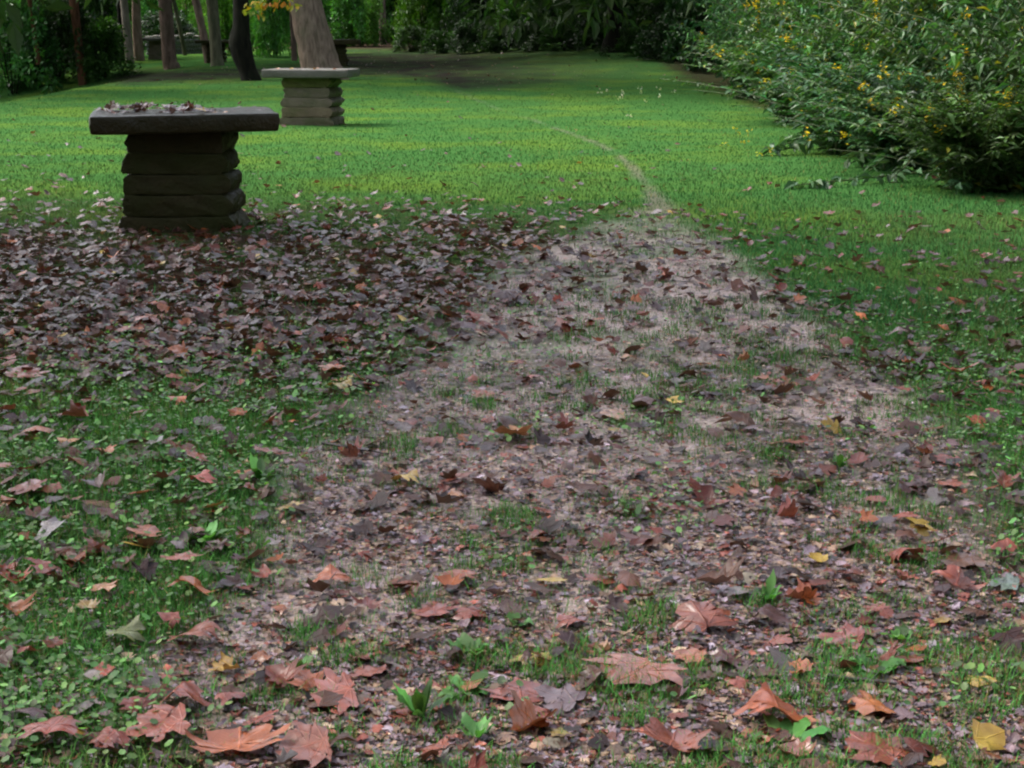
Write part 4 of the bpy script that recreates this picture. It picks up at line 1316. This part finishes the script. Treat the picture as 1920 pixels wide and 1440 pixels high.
# the countless rest: whole leaves first, then crumbs
def litter(name, label, n_try, seed, dens, size, cols, probs, lift=.004, tiltv=.18, curly=True, simple=True):
    rng = np.random.default_rng(seed)
    px, py = rng.uniform(-950, 2870, n_try), rng.uniform(84, 1600, n_try)
    x, y, z, t = ground_at(px, py)
    _, _, zc, path, trail, back, left = zones(x, y)
    p = dens(px, py, zc, path, trail, back, left, x, y)
    ok = (rng.random(n_try) < p) & (y < 80)
    x, y, z, zc = x[ok], y[ok], z[ok], zc[ok]
    n = len(x)
    protos = []
    for k in range(30):
        V, F, uv = leaf_mesh(rng, ("flat", "flat", "curl", "wave", "dome", "fold", "cup")[k % 7] if curly else "flat", 1.0, True)
        protos.append((V, F[0], uv))
    m = len(protos[0][0])
    PV = np.stack([q[0] for q in protos]); PU = np.stack([q[2] for q in protos]); F0 = protos[0][1]
    k = rng.integers(0, 30, n)
    s = rng.uniform(size[0], size[1], n)
    if size[1] < .05: s = np.where(rng.random(n) < .09, s * 1.9, s)
    s = np.maximum(s, 3.2 * zc / FPX) * np.clip(zc / 5.5, .55, 1) ** (1 if size[1] > .1 else 0)
    V, U = PV[k] * s[:, None, None], PU[k]
    V[:, :, 1] *= rng.uniform(.55, 1.1, (n, 1)); V[:, :, 2] *= rng.uniform(.4, 1.0, (n, 1))
    tx, ty, a = rng.normal(0, tiltv, n), rng.normal(0, tiltv, n), rng.uniform(0, 6.28, n)
    V[:, :, 2] += V[:, :, 0] * tx[:, None] + V[:, :, 1] * ty[:, None]
    c_, s_ = np.cos(a)[:, None], np.sin(a)[:, None]
    X = V[:, :, 0] * c_ - V[:, :, 1] * s_
    Yv = V[:, :, 0] * s_ + V[:, :, 1] * c_
    V = np.stack([X + x[:, None], Yv + y[:, None], V[:, :, 2] + (z + lift + rng.uniform(0, lift, n))[:, None]], -1)
    ci = rng.choice(len(cols), n, p=probs)
    C = np.array(cols)[ci] * np.exp(rng.normal(-.16 if size[1] > .05 else 0, .34, (n, 1)))
    C = np.repeat(C[:, None, :], m, 1)
    F = (np.arange(n)[:, None, None] * m + F0[None]).reshape(-1, 3)
    o = obj(name, mesh_data(name, V.reshape(-1, 3), [F], M_LITTER, True, np.clip(C.reshape(-1, 3), .005, .9), U.reshape(-1, 2)))
    print(name, n)
    return tag(o, label, "leaf litter" if "chips" not in name else "wood chips", kind="stuff")


def d_leaves(px, py, zc, path, trail, back, left, x, y):
    n = fbm(x * 1.1, y * 1.1, 61)
    d = 1.0 * left * sstep(.16, .44, n + .12)
    lawn = (py < 420) & (py > 150)
    d = np.maximum(d, np.where(lawn, (.022 + .085 * sstep(230, 400, py) * (px < 1300)) * sstep(.30, .55, n + .1), 0))
    d = np.maximum(d, np.where(lawn & (px > 1100), .02, 0)
                   )
    d = np.maximum(d, .22 * path * (py < 620))
    edge = sstep(330, 430, py + 60 * (n - .5)) * (1 - sstep(480, 620, py)) * (1 - sstep(950, 1250, px))
    d = np.maximum(d, .40 * edge)
    d = np.maximum(d, .50 * path * sstep(400, 440, py) * (1 - sstep(500, 640, py)))
    right = (px > 1250) & (py > 400) & (py < 760)
    d = np.maximum(d, np.where(right, .17, 0))
    xr = np.interp(py, XR[:, 0], XR[:, 1])
    d = np.maximum(d, .42 * sstep(410, 450, py) * (1 - sstep(640, 780, py)) * (1 - sstep(30, 230, np.abs(px - xr))) * sstep(.3, .55, n + .08))
    fg = (py > 620)
    d = np.maximum(d, np.where(fg, .13 * (1 - sstep(620, 1250, py) * .86) * (1 - .45 * path), 0))
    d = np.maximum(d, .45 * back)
    return d * (py < 1500)


litter("leaf_litter", "carpet of wet brown and mauve dead leaves over grass and path", 90000, 7, d_leaves, (.038, .092),
       [tuple(q * .6 for q in LC["B"]), tuple(q * .85 for q in LC["M"]), tuple(q * .55 for q in LC["D"]), tuple(q * .7 for q in LC["R"]), tuple(q * .6 for q in LC["P"]), LC["G"], LC["Y"], LC["O"]], [.36, .11, .29, .11, .06, .025, .012, .033], lift=.012, tiltv=.26)


def d_chips(px, py, zc, path, trail, back, left, x, y):
    n = fbm(x * 1.7, y * 1.7, 71)
    d = path * (.35 + .65 * sstep(.3, .6, n))
    d = np.maximum(d, .45 * left)
    d = np.maximum(d, trail * .4)
    d = np.maximum(d, .26 * (py > 620))
    return d * (py > 150) * np.clip(py / 520, .3, 1)


litter("leaf_chips", "scattered crumbs of dead leaf, bark chips and grit on the path", 276000, 8, d_chips, (.005, .024),
       [(.34, .225, .150), (.28, .200, .225), (.045, .031, .031), (.29, .085, .055), (.50, .37, .25), (.37, .30, .35)], [.21, .25, .22, .17, .05, .10], lift=.004, tiltv=.16, curly=True)

# ------------------------------------------------------------------ grass
def grass():
    rng = np.random.default_rng(3)
    n_try = 1310000
    px, py = rng.uniform(-950, 2870, n_try), rng.uniform(92, 1620, n_try)
    x, y, z, t = ground_at(px, py)
    _, _, zc, path, trail, back, left = zones(x, y)
    n = fbm(x * 1.6, y * 1.6, 81)
    n2 = fbm(x * 5, y * 5, 83)
    far = sstep(560, 330, py)
    tuft = sstep(.475, .60, .22 * n + .30 * n2 + .48 * fbm(x * 9, y * 9, 87, 3))
    dens = np.ones_like(px)
    dens *= 1 - left * (.94 - .3 * tuft)
    fgl = sstep(640, 800, py)
    dens = np.where(path > 0, dens * (1 - path * (1 - (.03 + (.10 + .14 * sstep(600, 400, py)) + .80 * tuft))), dens)
    dens *= 1 - trail * .85
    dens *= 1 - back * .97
    dens *= np.where(py > 600, .36 + .64 * sstep(.36, .56, n), 1)
    dens *= np.where((x < -9.6) & (y > 14 * K) & (y < 42 * K), 0, 1) * np.where((x > 4.6) & (y > 9 * K), .12, 1) * (y < 76)
    # keep about the same cover near and far
    hgt = np.where(py > 560, .040, np.interp(py, [150, 300, 420], [.020, .024, .032])) * rng.uniform(.4, 1.4, n_try) * (1 - .45 * path * (1 - .8 * tuft))
    wid = np.maximum(.0019, 1.15 * zc / FPX)
    area = (hgt * FPX / zc) * (wid * FPX / zc)
    keep = np.clip(11.0 / area, 0, 1) * np.where(py > 560, 2.3, 1)
    ok = rng.random(n_try) < dens * keep
    x, y, z, zc, hgt, wid, py, n, n2 = (a[ok] for a in (x, y, z, zc, hgt, wid, py, n, n2))
    m = len(x)
    print("grass blades", m)
    a = rng.uniform(0, 6.28, m)
    lean = rng.uniform(.15, .95, m) * hgt
    dx, dy = np.cos(a), np.sin(a)
    sx, sy = -dy * wid / 2, dx * wid / 2
    B = np.stack([x, y, z - .004], 1)
    S = np.stack([sx, sy, np.zeros(m)], 1)
    M = B + np.stack([dx * lean * .35, dy * lean * .35, hgt * .6], 1)
    T = B + np.stack([dx * lean, dy * lean, hgt * .95], 1)
    V = np.stack([B - S, B + S, M + S * .8, M - S * .8, T], 1).reshape(-1, 3)
    i = np.arange(m)[:, None] * 5
    Q = i + np.array([[0, 1, 2, 3]]); Tt = i + np.array([[3, 2, 4]])
    base = np.array((.023, .092, .023))
    yl = sstep(.46, .70, .7 * fbm(x * .28 + 3, y * .28, 97) + .3 * fbm(x * 1.7, y * 1.2, 98))[:, None]
    base = base[None, :] * (1 - yl) + np.array((.046, .096, .027))[None, :] * yl
    col = base * np.exp(rng.normal(0, .32, (m, 1))) * (1 + rng.uniform(-.15, .15, (m, 3)))
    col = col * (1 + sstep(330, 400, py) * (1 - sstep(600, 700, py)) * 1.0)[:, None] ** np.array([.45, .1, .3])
    col *= (1 + .60 * sstep(330, 400, py) * (1 - sstep(600, 700, py)))[:, None]  # blades lightened in this band to offset the shadowed turf between them
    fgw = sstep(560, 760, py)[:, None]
    col = col * (1 + fgw * np.array([2.9, 1.7, 1.4]))  # near blades yellower, and lightened to offset tree shade and self-shadow
    dry = rng.random(m) < (.035 + .10 * sstep(.55, .75, n) + .10 * (py > 400))
    col[dry] = np.array((.17, .14, .05)) * np.exp(rng.normal(0, .25, (dry.sum(), 1)))
    col *= (.8 + .4 * fbm(x * .35, y * .35, 91))[:, None]
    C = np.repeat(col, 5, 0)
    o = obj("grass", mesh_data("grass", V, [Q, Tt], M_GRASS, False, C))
    tag(o, "short mown lawn grass with thin tufts across the path", "grass", kind="stuff")


grass()


def round_leaves():
    """clover and ground ivy through the grass"""
    rng = np.random.default_rng(13)
    n_try = 160000
    px, py = rng.uniform(-950, 2870, n_try), rng.uniform(430, 1600, n_try)
    x, y, z, t = ground_at(px, py)
    _, _, zc, path, trail, back, left = zones(x, y)
    n = fbm(x * 2.4, y * 2.4, 95)
    d = sstep(560, 740, py + 150 * (n - .5)) * (1 - path) * (.30 + .70 * sstep(.4, .58, n))
    d = np.maximum(d, .16 * left * sstep(.45, .6, n))
    d = np.maximum(d, .30 * path * sstep(.60, .68, n))
    d = np.maximum(d, .45 * (px > 1350) * sstep(440, 560, py) * (1 - path) * sstep(.3, .5, n))
    ok = rng.random(n_try) < d * np.clip(900 / (FPX * .02 / zc) ** 2 / 8.5, .0, 1)
    x, y, z, zc = x[ok], y[ok], z[ok], zc[ok]
    m = len(x)
    print("clover", m)
    r = rng.uniform(.004, .0105, m)
    th = np.linspace(0, 2 * math.pi, 7)[:-1]
    tx, ty = rng.normal(0, .35, m), rng.normal(0, .35, m)
    hx_, hy_ = np.cos(th)[None] * r[:, None], np.sin(th)[None] * r[:, None] * rng.uniform(.7, 1, (m, 1))
    a = rng.uniform(0, 6.28, m)[:, None]
    X, Yy = hx_ * np.cos(a) - hy_ * np.sin(a), hx_ * np.sin(a) + hy_ * np.cos(a)
    lift = rng.uniform(.006, .040, m)[:, None]
    ring = np.stack([X + x[:, None], Yy + y[:, None], z[:, None] + lift + X * tx[:, None] + Yy * ty[:, None] + r[:, None] * .18], -1)
    cen = np.stack([x, y, z + lift[:, 0]], -1)[:, None]
    V = np.concatenate([cen, ring], 1).reshape(-1, 3)
    F = np.array([[0, k + 1, (k + 1) % 6 + 1] for k in range(6)])
    F = (np.arange(m)[:, None, None] * 7 + F[None]).reshape(-1, 3)
    C = np.repeat(jitter_cols((.10, .20, .05), m, rng, .45, .18), 7, 0)
    o = obj("clover", mesh_data("clover", V, [F], M_WEED, True, C))
    tag(o, "small round-leaved clover and ground ivy growing through the grass", "clover", kind="stuff")


round_leaves()

# ------------------------------------------------------------------ single weeds, twigs, pebbles, wild flowers
def weed(label, px, py, size, nleaf, upright, seed, aspect=.42, base=(.085, .215, .045)):
    rng = np.random.default_rng(seed)
    x, y, z, t = gp(px, py)
    b = MB()
    for k in range(nleaf):
        a = k * 2.4 + rng.uniform(-.4, .4)
        L = size * rng.uniform(.65, 1.15)
        el = upright * rng.uniform(.6, 1.2)
        u = np.linspace(0, 1, 8)
        r = L * (np.sin(u * (math.pi / 2 - el * .5)) if upright < .6 else u * math.cos(el))
        zz = L * (u * math.sin(el) - .25 * u * u * (1 - el / 1.6)) + .004
        w = L * aspect * .5 * np.sin(np.clip(u * 1.05 + .04, 0, 1) * math.pi) ** .75 * (.25 + .75 * np.clip(u * 2.2, 0, 1))
        mid = np.stack([r * math.cos(a), r * math.sin(a), zz], 1)
        side = np.array([-math.sin(a), math.cos(a), 0])
        lft, rgt = mid + side * w[:, None] + np.array([0, 0, 1]) * w[:, None] * .35, mid - side * w[:, None] + np.array([0, 0, 1]) * w[:, None] * .35
        V = np.stack([lft, mid, rgt], 1).reshape(-1, 3)
        i = np.arange(7)[:, None] * 3
        F = np.concatenate([i + np.array([[0, 1, 4, 3]]), i + np.array([[1, 2, 5, 4]])])
        V[:, 2] += .004 * np.sin(V[:, 0] * 300 + k) ; b.add(V, [F], np.array(base) * math.exp(rng.normal(0, .38)) * (1 + rng.uniform(-.2, .2, 3)))
    o = b.build("weed", M_WEED)
    o.location = (x, y, z)
    tag(o, label, "weed", "weeds sprouting through the path")


weed("upright plantain weed with dark leaf blades in the muddy path", 788, 1352, .085, 11, 1.1, 1, .30)
weed("low pale-leaved weed rosette beyond the upright plantain", 872, 1305, .07, 8, .5, 2)
weed("bright broad-leaved weed pair farther up from the plantain", 885, 1232, .07, 7, .7, 3)
weed("single spoon-leaved weed beside the orange-edged folded leaf", 893, 1392, .065, 6, .8, 4, .36)
weed("fresh green sprout standing on mud beside reddish leaves", 556, 1270, .06, 6, 1.2, 5, .3)
weed("round-leaved weed with one glossy leaf near the salmon leaf", 1685, 1205, .05, 5, .7, 6, .8)
weed("cluster of pale oval weed leaves beside the dark stick", 1640, 1265, .06, 9, .5, 7, .6)
weed("leafy green weed clump at the grass and mud border", 385, 1025, .09, 12, .8, 8, .45)
weed("grassy weed with pale leaves by the orange upright leaf", 1440, 1130, .07, 9, .9, 9, .3)
weed("spiky fresh green weed on the path by a pink-lipped leaf", 1575, 880, .06, 8, 1.0, 10, .3)
weed("strap-leaved weed rosette by the flat mauve-red leaf", 490, 905, .10, 8, .8, 11, .28)
weed("tiny two-leaved seedling on the grey chips", 970, 1178, .04, 3, .6, 12, .8)
weed("low dark weed between wavy russet leaves", 1480, 1400, .08, 7, .4, 13, .35)


def twig(label, a, b_, r, seed, bend=.01):
    rng = np.random.default_rng(seed)
    p0, p1 = np.array(gp(*a)[:3]), np.array(gp(*b_)[:3])
    u = np.linspace(0, 1, 9)[:, None]
    Q = p0 + (p1 - p0) * u
    Q[:, 2] = terrain(Q[:, 0], Q[:, 1]) + r * 1.5 + .006
    Q[1:-1] += rng.normal(0, bend * .4, (7, 3)) * np.array([1, 1, .4])
    m = MB(); m.add(*tube(Q - p0, np.linspace(r, r * .45, 9), 7, .15, rng))
    s = Q[5] - p0; e = s + (p1 - p0) * .18 + np.array([.0, .03, .015])
    m.add(*tube([s, (s + e) / 2, e], [r * .5, r * .35, r * .2], 5))
    o = m.build("twig", M_TWIG)
    o.location = tuple(p0)
    tag(o, label, "twig", "twigs on the path")


twig("thin black twig lying above the glossy dark red folded leaf", (604, 840), (728, 860), .006, 1)
twig("short dark stick across the path below a purple-brown peaked leaf", (1205, 790), (1262, 788), .006, 2)
twig("dark stick on bare mud below pale oval weed leaves", (1552, 1280), (1680, 1296), .006, 3)
twig("slender branched twig on purple-grey chips", (1000, 1265), (985, 1225), .003, 4)
twig("grey twig among mauve litter beside the path bend", (1300, 748), (1372, 746), .004, 5)


def pebble(label, px, py, w, col, seed, flat=.4):
    rng = np.random.default_rng(seed)
    x, y, z, t = gp(px, py)
    zc = y * CP - (z - CAM_H) * SP
    s = w / FPX * zc
    V, F = rounded_block(s, s * rng.uniform(.6, .8), s * flat, s * .06, s * .16, s * .08, rng, 6, 5, 3)
    m = MB(); m.add(V, F)
    o = m.build("pebble", M_PEBBLE_C)
    o.location = (x, y, z - s * flat * .3)
    o.rotation_euler = (rng.normal(0, .1), rng.normal(0, .1), rng.uniform(0, 6.28))
    o.color = (*col, 1)
    tag(o, label, "stone", "stones set in the path")


M_PEBBLE_C = mat_stone("path_stone", (.16, .13, .10), (.30, .26, .20), (.1, .09, .06), .2)
pebble("flat grey slab of stone sunk in the mud", 1048, 1404, 64, (.8, .8, .75), 1, .22)
pebble("small tan pebble on bare mud", 1560, 1258, 28, (1.5, 1.25, 1.0), 2)
pebble("rounded buff stone below the broad rosy leaf", 1150, 1335, 34, (1.1, 1.0, .8), 3)
pebble("dull mauve pebble beside the small tan pebble", 1480, 1255, 24, (.8, .7, .75), 4)
pebble("white pebble at the foot of the tall maroon leaf", 1715, 951, 13, (2.6, 2.6, 2.6), 5)
pebble("pale flat stone in the grassy tuft near the orange upright leaf", 1405, 1092, 62, (1.0, .95, .85), 6, .2)
pebble("blue-grey pebble near the wavy russet leaves", 1668, 1388, 24, (.55, .5, .6), 7)


def wild_flower(label, px, py, col, seed, group, hgt=.10, n=7, s=.03):
    rng = np.random.default_rng(seed)
    x, y, z, t = gp(px, py)
    root = tag(empty("wild_flower", (x, y, z)), label, "flower", group)
    b = MB(); b.add(*tube([(0, 0, -.02), (.01, 0, hgt * .5), (.0, .01, hgt)], [.003, .002, .002], 5)); b.build("stem", M_STEM, root)
    P = np.array([(0, .01, hgt)]) + rng.normal(0, s * .5, (n, 3))
    V, F, C = leaf_cloud(P, rng.normal(0, 1, (n, 3)), np.full(n, s), jitter_cols(col, n, rng, .2), rng, aspect=.7)
    obj("flower_head", mesh_data("flower_head", V, F, M_CROWN, False, C), root)


YF = [(1360, 281), (1378, 252), (1386, 262), (1395, 278), (1402, 258), (1425, 300), (1445, 296)]
for k, (px, py) in enumerate(YF):
    wild_flower("little yellow wild flower in the lawn before the thicket", px, py, (.5, .42, .04), k, "yellow wild flowers by the thicket", .07, 6, .032)
rr = np.random.default_rng(8)
for k, (px, py) in enumerate([(1125, 179), (1140, 176), (1158, 190), (1165, 186), (1168, 180), (1200, 171), (1203, 178), (1236, 172), (1262, 178), (1238, 186), (1180, 222), (1210, 195)]):
    wild_flower("tiny whitish clover bloom far out on the lawn", px, py, (.55, .55, .38), 30 + k, "whitish clover blooms far out on the lawn", .06, 5, .045)
